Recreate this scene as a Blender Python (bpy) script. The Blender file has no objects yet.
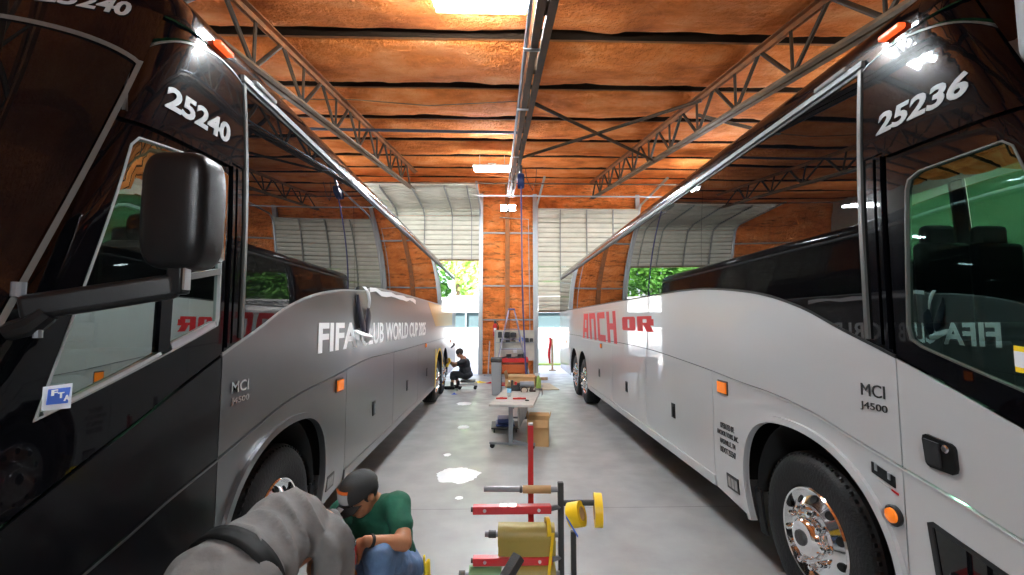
import bpy, bmesh, math, random
from math import sin, cos, pi, sqrt, atan2, radians as R
from mathutils import Vector, Matrix, noise, Euler
from mathutils.geometry import tessellate_polygon
V = Vector
C = bpy.context.scene.collection
random.seed(4)

# ------------------------------------------------------------------ materials
def mat(name, col, rough=.5, metal=0, coat=0, var=0, vscale=6, bump=0, bscale=40, emit=None, es=1, ior=1.5, col2=None, coatr=.03, spec=.5):
    m = bpy.data.materials.new(name); m.use_nodes = True
    nt = m.node_tree; b = nt.nodes['Principled BSDF']; L = nt.links.new
    b.inputs['Base Color'].default_value = (*col, 1); b.inputs['Roughness'].default_value = rough
    b.inputs['Metallic'].default_value = metal; b.inputs['IOR'].default_value = ior
    b.inputs['Coat Weight'].default_value = coat; b.inputs['Coat Roughness'].default_value = coatr
    b.inputs['Specular IOR Level'].default_value = spec
    if emit:
        b.inputs['Emission Color'].default_value = (*emit, 1); b.inputs['Emission Strength'].default_value = es
    tc = nt.nodes.new('ShaderNodeTexCoord')
    if var or col2:
        n = nt.nodes.new('ShaderNodeTexNoise'); n.inputs['Scale'].default_value = vscale; n.inputs['Detail'].default_value = 6
        L(tc.outputs['Object'], n.inputs['Vector'])
        cr = nt.nodes.new('ShaderNodeValToRGB'); L(n.outputs['Fac'], cr.inputs['Fac'])
        c2 = col2 or tuple(c*(1-var) for c in col)
        cr.color_ramp.elements[0].position = .35; cr.color_ramp.elements[1].position = .65
        cr.color_ramp.elements[0].color = (*c2, 1); cr.color_ramp.elements[1].color = (*col, 1)
        L(cr.outputs['Color'], b.inputs['Base Color'])
    if bump:
        n2 = nt.nodes.new('ShaderNodeTexNoise'); n2.inputs['Scale'].default_value = bscale; n2.inputs['Detail'].default_value = 5
        L(tc.outputs['Object'], n2.inputs['Vector'])
        bp = nt.nodes.new('ShaderNodeBump'); bp.inputs['Strength'].default_value = bump; bp.inputs['Distance'].default_value = .02
        L(n2.outputs['Fac'], bp.inputs['Height']); L(bp.outputs['Normal'], b.inputs['Normal'])
    return m

def glass_mat(name, tint, ior=1.55, gl=(1, 1, 1), base=.04):
    m = bpy.data.materials.new(name); m.use_nodes = True
    nt = m.node_tree; nt.nodes.clear(); N = nt.nodes.new; L = nt.links.new
    o = N('ShaderNodeOutputMaterial'); mx = N('ShaderNodeMixShader'); t = N('ShaderNodeBsdfTransparent'); g = N('ShaderNodeBsdfGlossy'); ge = N('ShaderNodeNewGeometry')
    t.inputs['Color'].default_value = (*tint, 1); g.inputs['Roughness'].default_value = 0; g.inputs['Color'].default_value = (*gl, 1)
    d = N('ShaderNodeVectorMath'); d.operation = 'DOT_PRODUCT'; L(ge.outputs['Incoming'], d.inputs[0]); L(ge.outputs['Normal'], d.inputs[1])
    a = N('ShaderNodeMath'); a.operation = 'ABSOLUTE'; L(d.outputs['Value'], a.inputs[0])
    b = N('ShaderNodeMath'); b.operation = 'SUBTRACT'; b.inputs[0].default_value = 1; L(a.outputs[0], b.inputs[1])
    p = N('ShaderNodeMath'); p.operation = 'POWER'; L(b.outputs[0], p.inputs[0]); p.inputs[1].default_value = 5
    mr = N('ShaderNodeMapRange'); mr.inputs[3].default_value = base; L(p.outputs[0], mr.inputs[0]); L(mr.outputs[0], mx.inputs[0])
    L(t.outputs[0], mx.inputs[1]); L(g.outputs[0], mx.inputs[2]); L(mx.outputs[0], o.inputs['Surface'])
    return m

M_ = {}
def mk(k, *a, **kw): M_[k] = mat(k, *a, **kw)
mk('white_paint', (.47, .475, .48), .35, coat=1)
mk('black_paint', (.002, .002, .003), .2, coat=.55, spec=.05)
mk('satin_black', (.0035, .0035, .0045), .30, coat=.3, coatr=.1, spec=.2)
mk('wrap_grey', (.19, .19, .195), .30, .9, coat=.3, coatr=.1)
mk('dark_glass', (.003, .003, .0035), .008, ior=1.6)
mk('gold_film', (.62, .38, .06), .3, .4, coat=.5)
mk('white_film', (.85, .85, .87), .35)
mk('black_film', (.01, .01, .02), .3)
mk('chrome', (.86, .87, .88), .08, 1)
mk('alu', (.62, .63, .65), .28, 1)
mk('rubber', (.010, .010, .011), .6, bump=.25, bscale=60, spec=.25)
mk('seal', (.012, .012, .013), .5)
mk('grey_seal', (.10, .10, .095), .35, .3)
mk('black_plastic', (.005, .005, .0055), .34, bump=.1, bscale=300, spec=.25)
mk('dark_void', (.006, .006, .006), .9)
mk('amber', (.85, .18, .01), .25, coat=.6, emit=(1, .25, .02), es=.12)
mk('red_lens', (.75, .08, .02), .25, coat=.6, emit=(1, .1, .02), es=.5)
mk('lens_grey', (.3, .3, .3), .2, coat=1)
mk('letter_white', (.92, .92, .92), .5)
mk('letter_grey', (.30, .30, .30), .45)
mk('letter_black', (.02, .02, .02), .4)
mk('letter_red', (.55, .018, .025), .45, spec=.15)
mk('line_grey', (.33, .35, .35), .4)
mk('sticker_white', (.75, .78, .85), .4)
mk('sticker_blue', (.06, .16, .66), .4)
mk('sticker_yellow', (.85, .6, .02), .4)
mk('seat_fabric', (.02, .02, .022), .9)
mk('cab_grey', (.04, .045, .045), .7)
mk('steel', (.045, .035, .026), .6, .2, col2=(.10, .05, .02), vscale=5)
mk('steel_light', (.24, .155, .085), .6, .2, col2=(.14, .07, .03), vscale=4)
mk('foam_steel', (.40, .13, .035), .8, col2=(.24, .10, .04), vscale=7)
mk('ladder_metal', (.24, .23, .29), .4, .5)
mk('trim_grey', (.30, .31, .31), .4, .2)
mk('gutter_metal', (.17, .175, .18), .5, .3)
mk('galv', (.44, .45, .45), .45, .6)
mk('door_white', (.60, .56, .46), .5, var=.12, vscale=3)
mk('door_stile', (.27, .27, .25), .5, .1)
mk('blue_pipe', (.05, .06, .09), .4, .4)
mk('blue_hose', (.10, .09, .28), .4)
mk('blue_reel', (.02, .04, .14), .4)
mk('tube', (1, 1, 1), .5, emit=(.86, .95, 1), es=190)
mk('flood', (1, 1, 1), .5, emit=(.93, .97, 1), es=40)
mk('windshield_glass', (.003, .003, .0035), .01, ior=1.38)
mk('purlin_steel', (.022, .013, .008), .9, spec=.05)
mk('fixture_white', (.8, .8, .8), .5)
mk('red_steel', (.50, .012, .016), .35, coat=.4)
mk('grey_steel', (.22, .23, .25), .4, .7)
mk('dark_steel', (.06, .06, .06), .5, .6, bump=.2, bscale=90)
mk('card', (.44, .26, .11), .8, var=.15, vscale=5)
mk('card_dark', (.30, .17, .07), .85)
mk('khaki_roll', (.33, .25, .055), .5, var=.1)
mk('green_roll', (.16, .30, .13), .5)
mk('yellow', (.86, .56, .01), .45)
mk('yellow_rag', (.85, .62, .03), .8, bump=.4, bscale=40)
mk('tabletop', (.42, .40, .36), .5, var=.2, vscale=9)
mk('red_plastic', (.60, .02, .02), .35)
mk('orange_plastic', (.70, .14, .02), .4)
mk('grey_plastic', (.20, .21, .22), .5)
mk('mid_grey', (.33, .34, .35), .5)
mk('wood', (.46, .30, .16), .7, var=.3, vscale=12)
mk('ply', (.55, .43, .28), .7, var=.15, vscale=6)
mk('peg', (.56, .52, .44), .7, var=.1)
mk('puddle', (.93, .93, .94), .45)
mk('skin', (.36, .155, .075), .5, bump=.08, bscale=80)
mk('skin_dark', (.22, .10, .055), .55)
mk('green_cloth', (.006, .10, .055), .85, var=.25, vscale=14, bump=.3, bscale=22)
mk('grey_cloth', (.155, .150, .145), .88, var=.12, vscale=18, bump=.25, bscale=25)
mk('grey_trouser', (.15, .144, .138), .88, var=.15, vscale=10, bump=.3, bscale=20)
mk('denim', (.11, .20, .36), .85, var=.35, vscale=9, bump=.3, bscale=30)
mk('black_cloth', (.015, .017, .022), .85, bump=.3, bscale=20)
mk('black_cap', (.012, .012, .012), .75, bump=.1, bscale=120)
mk('leather', (.005, .005, .005), .6, spec=.15)
mk('hair', (.012, .009, .007), .7)
mk('eye_white', (.7, .7, .7), .3)
mk('leaf', (.13, .36, .035), .6, col2=(.05, .20, .02), vscale=1.2)
mk('leaf_light', (.42, .60, .12), .6, col2=(.22, .42, .06), vscale=1.2)  # bright outdoor haze put into a paler leaf colour
mk('bark', (.12, .08, .05), .9)
mk('yard', (.62, .61, .58), .9, var=.1, vscale=1)
mk('yard_wall', (.80, .80, .78), .9)
mk('fence_mesh', (.06, .10, .105), .7)
mk('lime', (.30, .42, .10), .9)
mk('clear_blue', (.30, .62, .85), .25)
mk('white_plastic', (.75, .78, .80), .4)
M_['cab_glass'] = glass_mat('cab_glass', (.30, .42, .37), 1.6, (.82, .97, .92), .42)
M_['door_glass'] = glass_mat('door_glass', (.55, .75, .65), 1.55, (.60, 1, .90), .19)
M_['green_glass'] = glass_mat('green_glass', (.065, .22, .11), 1.5)
M_['bottle'] = glass_mat('bottle', (.82, .9, .95), 1.4)

def foam_mat(key='foam', streak=False):
    m = mat('spray_'+key, (.58, .17, .045), .85, spec=.1)
    nt = m.node_tree; b = nt.nodes['Principled BSDF']; L = nt.links.new; N = nt.nodes.new
    tc = N('ShaderNodeTexCoord')
    n = N('ShaderNodeTexNoise'); n.inputs['Scale'].default_value = 1.1; n.inputs['Detail'].default_value = 10; n.inputs['Roughness'].default_value = .62
    mp = N('ShaderNodeMapping'); mp.inputs['Scale'].default_value = (1, 1.7, 1.7)
    L(tc.outputs['Object'], mp.inputs['Vector']); L(mp.outputs['Vector'], n.inputs['Vector'])
    cr = N('ShaderNodeValToRGB'); L(n.outputs['Fac'], cr.inputs['Fac'])
    e = cr.color_ramp.elements
    e[0].position = .30; e[0].color = (.52, .125, .028, 1); e[1].position = .72; e[1].color = (.97, .40, .155, 1)
    q = e.new(.5); q.color = (.87, .25, .058, 1)
    col = cr.outputs['Color']
    if streak:      # brown weathering streaks and scorched seams in the sprayed wall
        m3 = N('ShaderNodeMapping'); m3.inputs['Scale'].default_value = (1.3, 1, 6.5); L(tc.outputs['Object'], m3.inputs['Vector'])
        n3 = N('ShaderNodeTexNoise'); n3.inputs['Scale'].default_value = 1.7; n3.inputs['Detail'].default_value = 8; n3.inputs['Roughness'].default_value = .7
        L(m3.outputs['Vector'], n3.inputs['Vector'])
        r3 = N('ShaderNodeValToRGB'); L(n3.outputs['Fac'], r3.inputs['Fac']); r3.color_ramp.elements[0].position = .52; r3.color_ramp.elements[1].position = .68
        mx = N('ShaderNodeMixRGB'); L(r3.outputs['Color'], mx.inputs[0]); L(col, mx.inputs[1]); mx.inputs[2].default_value = (.20, .075, .03, 1); col = mx.outputs[0]
    L(col, b.inputs['Base Color'])
    n2 = N('ShaderNodeTexNoise'); n2.inputs['Scale'].default_value = 14; n2.inputs['Detail'].default_value = 8; n2.inputs['Roughness'].default_value = .6
    L(tc.outputs['Object'], n2.inputs['Vector'])
    bp = N('ShaderNodeBump'); bp.inputs['Strength'].default_value = 1; bp.inputs['Distance'].default_value = .09
    L(n2.outputs['Fac'], bp.inputs['Height']); L(bp.outputs['Normal'], b.inputs['Normal'])
    M_[key] = m
foam_mat(); foam_mat('foam_wall', True)

def floor_mat():
    m = mat('concrete', (.46, .46, .45), .42, spec=.5)
    nt = m.node_tree; b = nt.nodes['Principled BSDF']; L = nt.links.new; N = nt.nodes.new
    tc = N('ShaderNodeTexCoord')
    n = N('ShaderNodeTexNoise'); n.inputs['Scale'].default_value = 1.6; n.inputs['Detail'].default_value = 9; n.inputs['Roughness'].default_value = .65
    L(tc.outputs['Object'], n.inputs['Vector'])
    cr = N('ShaderNodeValToRGB'); L(n.outputs['Fac'], cr.inputs['Fac'])
    e = cr.color_ramp.elements; e[0].position = .3; e[0].color = (.27, .27, .265, 1); e[1].position = .7; e[1].color = (.345, .345, .34, 1)
    # saw-cut joints
    sp = N('ShaderNodeSeparateXYZ'); L(tc.outputs['Object'], sp.inputs[0])
    def line(out, off, period, w):
        a = N('ShaderNodeMath'); a.operation = 'ADD'; L(out, a.inputs[0]); a.inputs[1].default_value = off
        p = N('ShaderNodeMath'); p.operation = 'PINGPONG'; L(a.outputs[0], p.inputs[0]); p.inputs[1].default_value = period/2
        c = N('ShaderNodeMath'); c.operation = 'LESS_THAN'; L(p.outputs[0], c.inputs[0]); c.inputs[1].default_value = w
        return c.outputs[0]
    l1 = line(sp.outputs[1], -4.62+40, 4.0, .006); l2 = line(sp.outputs[0], 41.2, 5.6, .006)
    mx = N('ShaderNodeMath'); mx.operation = 'MAXIMUM'; L(l1, mx.inputs[0]); L(l2, mx.inputs[1])
    mix = N('ShaderNodeMixRGB'); L(mx.outputs[0], mix.inputs[0]); L(cr.outputs['Color'], mix.inputs[1]); mix.inputs[2].default_value = (.17, .165, .16, 1)
    L(mix.outputs[0], b.inputs['Base Color'])
    n3 = N('ShaderNodeTexNoise'); n3.inputs['Scale'].default_value = 3; n3.inputs['Detail'].default_value = 6; L(tc.outputs['Object'], n3.inputs['Vector'])
    mr = N('ShaderNodeMapRange'); mr.inputs[1].default_value = .35; mr.inputs[2].default_value = .65; mr.inputs[3].default_value = .28; mr.inputs[4].default_value = .55
    L(n3.outputs['Fac'], mr.inputs[0]); L(mr.outputs[0], b.inputs['Roughness'])
    M_['concrete'] = m
floor_mat()

# ------------------------------------------------------------------ mesh builder
BK = 1/1.055
def bus_scale(p): return V((p[0]*BK, p[1]*BK, 1.82+(p[2]-1.82)*BK))
class MB:
    def __init__(s): s.v = []; s.f = []
    def add(s, vs, fs):
        o = len(s.v); s.v += [tuple(p) for p in vs]; s.f += [tuple(i+o for i in f) for f in fs]; return s
    def box(s, c, d, rot=None):
        hx, hy, hz = d[0]/2, d[1]/2, d[2]/2
        ps = [V((x, y, z)) for x in (-hx, hx) for y in (-hy, hy) for z in (-hz, hz)]
        if rot is not None:
            r = rot if isinstance(rot, Matrix) else Euler(rot).to_matrix(); ps = [r @ p for p in ps]
        ps = [p+V(c) for p in ps]
        return s.add(ps, [(0, 1, 3, 2), (4, 6, 7, 5), (0, 4, 5, 1), (2, 3, 7, 6), (0, 2, 6, 4), (1, 5, 7, 3)])
    def bar(s, a, b, w, h, up=(0, 0, 1)):
        a, b = V(a), V(b); d = b-a; L = d.length; z = d/L; x = V(up).cross(z)
        if x.length < 1e-4: x = V((1, 0, 0)).cross(z)
        x.normalize(); y = z.cross(x); m = Matrix((x, y, z)).transposed()
        return s.box((a+b)/2, (w, h, L), m)
    def tube(s, pts, r, n=10, cap=True):
        pts = [V(p) for p in pts]; k = len(pts); rs = r if isinstance(r, (list, tuple)) else [r]*k
        t0 = (pts[1]-pts[0]).normalized(); x = t0.orthogonal().normalized(); rings = []
        for i, p in enumerate(pts):
            t = ((pts[min(i+1, k-1)]-p).normalized()+(p-pts[max(i-1, 0)]).normalized()) if 0 < i < k-1 else (pts[min(i+1, k-1)]-pts[max(i-1, 0)])
            t.normalize(); x = (x-t*x.dot(t)).normalized(); y = t.cross(x)
            rings.append([p+(x*cos(2*pi*j/n)+y*sin(2*pi*j/n))*rs[i] for j in range(n)])
        vs = [q for g in rings for q in g]; fs = []
        for i in range(k-1):
            for j in range(n): fs.append((i*n+j, i*n+(j+1) % n, (i+1)*n+(j+1) % n, (i+1)*n+j))
        if cap: fs += [tuple(range(n-1, -1, -1)), tuple((k-1)*n+j for j in range(n))]
        return s.add(vs, fs)
    def lathe(s, prof, org, axis=(0, 0, 1), n=24, closed=False):
        # prof: (radius, height along axis)
        a = V(axis).normalized(); x = a.orthogonal().normalized(); y = a.cross(x); o = V(org); k = len(prof)
        vs = [o+a*h+(x*cos(2*pi*j/n)+y*sin(2*pi*j/n))*max(r, 1e-4) for r, h in prof for j in range(n)]; fs = []
        for i in range(k if closed else k-1):
            i2 = (i+1) % k
            for j in range(n): fs.append((i*n+j, i*n+(j+1) % n, i2*n+(j+1) % n, i2*n+j))
        return s.add(vs, fs)
    def ell(s, c, r, rot=None, n=14, m=9):
        c = V(c); vs = []; fs = []
        rr = (r, r, r) if not isinstance(r, (list, tuple)) else r
        mt = (rot if isinstance(rot, Matrix) else Euler(rot).to_matrix()) if rot is not None else Matrix.Identity(3)
        for i in range(m+1):
            th = pi*i/m
            for j in range(n):
                ph = 2*pi*j/n
                vs.append(c+mt @ V((rr[0]*sin(th)*cos(ph), rr[1]*sin(th)*sin(ph), rr[2]*cos(th))))
        for i in range(m):
            for j in range(n): fs.append((i*n+j, (i+1)*n+j, (i+1)*n+(j+1) % n, i*n+(j+1) % n))
        return s.add(vs, fs)
    def cap(s, a, ra, b, rb, n=14):     # tapered capsule
        a, b = V(a), V(b); d = (b-a); L = d.length; d = d/L; prof = []
        for i in range(7):
            t = pi/2*i/6; prof.append((ra*sin(t), -ra*cos(t)))
        for i in range(7):
            t = pi/2*i/6; prof.append((rb*cos(t), L+rb*sin(t)))
        return s.lathe(prof, a, d, n)
    def grid(s, fn, nu, nv):
        vs = [fn(i/nu, j/nv) for i in range(nu+1) for j in range(nv+1)]
        fs = [(i*(nv+1)+j, (i+1)*(nv+1)+j, (i+1)*(nv+1)+j+1, i*(nv+1)+j+1) for i in range(nu) for j in range(nv)]
        return s.add(vs, fs)
    def prism(s, poly, h, mp):
        # poly in (u,v); mp(u,v,w) -> world; extruded w 0..h
        n = len(poly); tri = tessellate_polygon([[V((u, v, 0)) for u, v in poly]])
        vs = [mp(u, v, 0) for u, v in poly]+[mp(u, v, h) for u, v in poly]
        fs = [tuple(t) for t in tri]+[tuple(i+n for i in t[::-1]) for t in tri]+[(i, (i+1) % n, n+(i+1) % n, n+i) for i in range(n)]
        return s.add(vs, fs)
    def build(s, name, m, parent=None, ang=35, bevel=0, seg=2, fix=True, smooth=True):
        me = bpy.data.meshes.new(name)
        if parent is not None and '_k' in parent: s.v = [bus_scale(p) for p in s.v]
        off = V(parent['_w']) if parent is not None and '_w' in parent else V((0, 0, 0))
        me.from_pydata([V(p)-off for p in s.v], [], s.f); me.update()
        if fix:
            bm = bmesh.new(); bm.from_mesh(me); bmesh.ops.remove_doubles(bm, verts=bm.verts, dist=1e-5)
            bmesh.ops.recalc_face_normals(bm, faces=bm.faces); bm.to_mesh(me); bm.free()
        if smooth:
            for p in me.polygons: p.use_smooth = True
            me.set_sharp_from_angle(angle=R(ang))
        o = bpy.data.objects.new(name, me); C.objects.link(o)
        me.materials.append(M_[m] if isinstance(m, str) else m)
        if parent is not None:
            o.parent = parent
            for q in ('_w', '_k'):
                if q in parent: o[q] = parent[q]
        if bevel:
            b = o.modifiers.new('bevel', 'BEVEL'); b.width = bevel; b.segments = seg; b.limit_method = 'ANGLE'; b.angle_limit = R(40)
        return o

def tag(o, label=None, cat=None, group=None, kind=None):
    if label: o['label'] = label
    if cat: o['category'] = cat
    if group: o['group'] = group
    if kind: o['kind'] = kind
    return o
def thing(name, label, cat, loc=(0, 0, 0), rz=0, group=None, local=False):
    """Empty at the base. Children are built in world coordinates unless local=True."""
    o = bpy.data.objects.new(name, None); C.objects.link(o); o.location = loc; o.rotation_euler.z = rz; o.empty_display_size = .2
    if not local: o['_w'] = tuple(loc)
    return tag(o, label, cat, group)
def copy_tree(o, parent=None):
    c = o.copy(); C.objects.link(c)
    if parent is not None: c.parent = parent
    for ch in list(o.children): copy_tree(ch, c)
    return c
def struct(mb, name, m, **k): return tag(mb.build(name, m, **k), kind='structure')

def interp(pts, y):
    if y <= pts[0][0]: return pts[0][1]
    for (a, b), (c, d) in zip(pts, pts[1:]):
        if y <= c: return b+(d-b)*(y-a)/(c-a)
    return pts[-1][1]
def smooth_curve(pts, per=6):
    out = []
    for i in range(len(pts)-1):
        p0 = V(pts[max(i-1, 0)]); p1 = V(pts[i]); p2 = V(pts[i+1]); p3 = V(pts[min(i+2, len(pts)-1)])
        for k in range(per):
            t = k/per
            out.append(tuple(.5*((2*p1)+(p2-p0)*t+(2*p0-5*p1+4*p2-p3)*t*t+(3*p1-p0-3*p2+p3)*t**3)))
    out.append(tuple(pts[-1])); return out

FONT_CACHE = {}
def text_mesh(txt, shear=0, bold=0, ext=0, spacing=1):
    """verts (x,y), tris of a line of text, cap height normalised to 1, starting at x=0"""
    cu = bpy.data.curves.new('t', 'FONT'); cu.body = txt; cu.shear = shear; cu.offset = bold; cu.resolution_u = 3; cu.space_character = spacing
    ob = bpy.data.objects.new('t', cu); C.objects.link(ob); bpy.context.view_layer.update()
    me = bpy.data.meshes.new_from_object(ob.evaluated_get(bpy.context.evaluated_depsgraph_get()))
    vs = [v.co.copy() for v in me.vertices]; fs = [tuple(p.vertices) for p in me.polygons]
    bpy.data.objects.remove(ob); bpy.data.curves.remove(cu); bpy.data.meshes.remove(me)
    return vs, fs
def fit_text(txt, mp, u0, u1, v0, v1, h=.003, cut=.08, **k):
    """text stretched into the box [u0,u1]x[v0,v1]; mp(u,v,w)->world"""
    vs, fs = text_mesh(txt, **k)
    x0 = min(p.x for p in vs); x1 = max(p.x for p in vs); y0 = min(p.y for p in vs); y1 = max(p.y for p in vs)
    P = [V((u0+(p.x-x0)/(x1-x0)*(u1-u0), v0+(p.y-y0)/(y1-y0)*(v1-v0), 0)) for p in vs]
    return flat_to_surface(P, fs, mp, h, cut)
def flat_to_surface(P, fs, mp, h, cut):
    bm = bmesh.new(); bv = [bm.verts.new(p) for p in P]
    for f in fs:
        try: bm.faces.new([bv[i] for i in f])
        except ValueError: pass
    bmesh.ops.remove_doubles(bm, verts=bm.verts, dist=1e-6)
    us = [p.x for p in P]; vv = [p.y for p in P]
    cu, cv = cut if isinstance(cut, tuple) else (cut, cut)
    for ax, lo, hi, c in ((0, min(us), max(us), cu), (1, min(vv), max(vv), cv)):
        if not c: continue
        k = math.floor(lo/c)+1
        while k*c < hi:
            co = [0, 0, 0]; no = [0, 0, 0]; co[ax] = k*c; no[ax] = 1
            bmesh.ops.bisect_plane(bm, geom=bm.verts[:]+bm.edges[:]+bm.faces[:], plane_co=co, plane_no=no, dist=1e-6); k += 1
    mb = MB(); bm.verts.index_update()
    n = len(bm.verts); vs = [mp(v.co.x, v.co.y, h) for v in bm.verts]+[mp(v.co.x, v.co.y, 0) for v in bm.verts]
    ff = [tuple(v.index for v in f.verts) for f in bm.faces]
    for e in bm.edges:
        if len(e.link_faces) == 1: a, b = e.verts[0].index, e.verts[1].index; ff.append((a, b, b+n, a+n))
    bm.free(); mb.add(vs, ff); return mb

# ------------------------------------------------------------------ the two coaches
N_ = 2.8; AF = .42; HW = 1.295; ZG = 3.26
class Coach:
    def __init__(s, sg, xf, dy, root): s.s = sg; s.xf = xf; s.dy = dy; s.root = root
    def yc(s, z): return 1.47+.437*(max(z, 1.2)-1.92)
    def ya(s, z): return s.yc(z)-.5*AF
    def inset(s, z):
        d = 0
        if z > 2.15: d += .05*((z-2.15)/1.1)**2
        if z < .6: d += .02*((.6-z)/.3)**2
        return d
    def pt(s, Y, z, off=0, far=False):
        """canonical side coordinates -> world; off is outwards from the side"""
        f = (s.yc(z)-Y)/AF; d = s.inset(z)
        if f > 0: d += HW*(1-(1-min(f, .985)**N_)**(1/N_))
        if Y < 2.3: d += .105*(2.3-max(Y, .9))**2
        d -= off
        x = s.xf+(2*HW-d if far else d)
        return V((s.s*x, Y+s.dy, z))
    def ms(s, x, y):
        ps = .0261777; th = .0753494
        F = V((sin(ps)*cos(th), cos(ps)*cos(th), sin(th))); Rt = V((cos(ps), -sin(ps), 0)); U = Rt.cross(F)
        r = F+Rt*((x-512)/457)+U*((287.5-y)/457); k = s.s*s.xf/r.x
        return (r.y*k-s.dy, 1.82+r.z*k)
    def fx(s, pts):
        out = []
        for Ym, zm in pts:
            Y, z = Ym, zm
            for _ in range(6):
                k = (abs(s.pt(Y, z, 0).x)-s.inset(z))/s.xf if Y < 2.3 else 1
                Y = (Ym+s.dy)*k-s.dy; z = 1.82+(zm-1.82)*k
            out.append((Y, z))
        return out
    def poly(s, outer, holes=(), off=0, depth=.014, cut=(.2, .09), far=False):
        loops = [outer]+list(holes); flat = [p for l in loops for p in l]
        tri = tessellate_polygon([[V((a, b, 0)) for a, b in l] for l in loops])
        return flat_to_surface([V((a, b, 0)) for a, b in flat], [tuple(t) for t in tri], lambda u, v, w: s.pt(u, v, off-depth+w, far), depth, cut)
    def side(s, name, mt, outer, holes=(), parent=None, **k):
        o = s.poly(outer, holes, **k).build(name, mt, parent or s.root, ang=40)
        return s.set_normals(o, k.get('far', False))
    def set_normals(s, o, far=False):
        me = o.data; org = V(s.root.location); e = .004; N = []
        for v in me.vertices:
            p = v.co+org; Y = p.y/BK-s.dy; z = (p.z-1.82)/BK+1.82
            a = s.pt(Y+e, z, 0, far)-s.pt(Y-e, z, 0, far); b = s.pt(Y, z+e, 0, far)-s.pt(Y, z-e, 0, far); n = a.cross(b).normalized()
            out = (1 if far else -1)*s.s
            N.append(n if n.x*out > 0 else -n)
        L = [None]*len(me.loops)
        for p in me.polygons:
            for li in p.loop_indices:
                n = N[me.loops[li].vertex_index]; L[li] = n if p.normal.dot(n) > .8 else (-n if p.normal.dot(n) < -.8 else p.normal.copy())
        me.normals_split_custom_set(L)
        return o
    def ring(s, name, mt, loop, w, off=.006, depth=.02, parent=None, cut=(.2, .09)):
        # band of width w around a closed loop (outside it)
        n = len(loop); out = []
        area = sum(loop[i][0]*loop[(i+1) % n][1]-loop[(i+1) % n][0]*loop[i][1] for i in range(n))
        sg = 1 if area > 0 else -1
        for i in range(n):
            a, b, c = V(loop[i-1]), V(loop[i]), V(loop[(i+1) % n])
            d1 = (b-a).normalized(); d2 = (c-b).normalized(); n1 = V((d1.y, -d1.x))*sg; n2 = V((d2.y, -d2.x))*sg
            m = (n1+n2); m = m.normalized() if m.length > 1e-6 else n1; k = w/max(.45, m.dot(n1)); out.append(tuple(b+m*k))
        return s.side(name, mt, out, [loop], parent, off=off, depth=depth, cut=cut)
    def text(s, name, mt, txt, Y0, z0, z1, L, parent=None, off=.001, **k):
        # reading direction: towards +Y on the left coach, towards -Y on the right coach
        dr = -s.s
        mb = fit_text(txt, lambda u, v, w: s.pt(Y0+dr*u, v, off+w), 0, L, z0, z1, **k)
        return mb.build(name, mt, parent or s.root, smooth=False)
    def front_pt(s, th, z, off=0):
        hw = HW-s.inset(z); c, q = cos(th), sin(th)
        x = hw*math.copysign(abs(c)**(2/N_), c); f = abs(q)**(2/N_)
        sc = 1+off
        return V((s.s*(s.xf+HW-x*sc), s.yc(z)-AF*f*sc+s.dy, z))

BELT0 = [(.4, .86), (1.0, 1.12), (1.4, 1.30), (1.7, 1.42), (1.93, 1.52), (2.26, 1.655), (2.61, 1.785), (2.95, 1.92), (3.41, 2.035), (4.03, 2.115), (4.7, 2.155)]
SEAM0 = [(.4, .66), (1.2, .86), (1.75, 1.0), (1.97, 1.055), (2.24, 1.11), (2.57, 1.18), (2.9, 1.255), (3.3, 1.305), (3.75, 1.33), (4.28, 1.37), (5, 1.412)]
ARCH = [(3.66, .27), (3.71, .56), (3.69, .78), (3.61, .94), (3.48, 1.045), (3.29, 1.10), (3.01, 1.11), (2.74, 1.06), (2.52, .945), (2.38, .79), (2.30, .6), (2.26, .27)]
YE = 15.0; ZB = .33; G = .004

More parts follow.
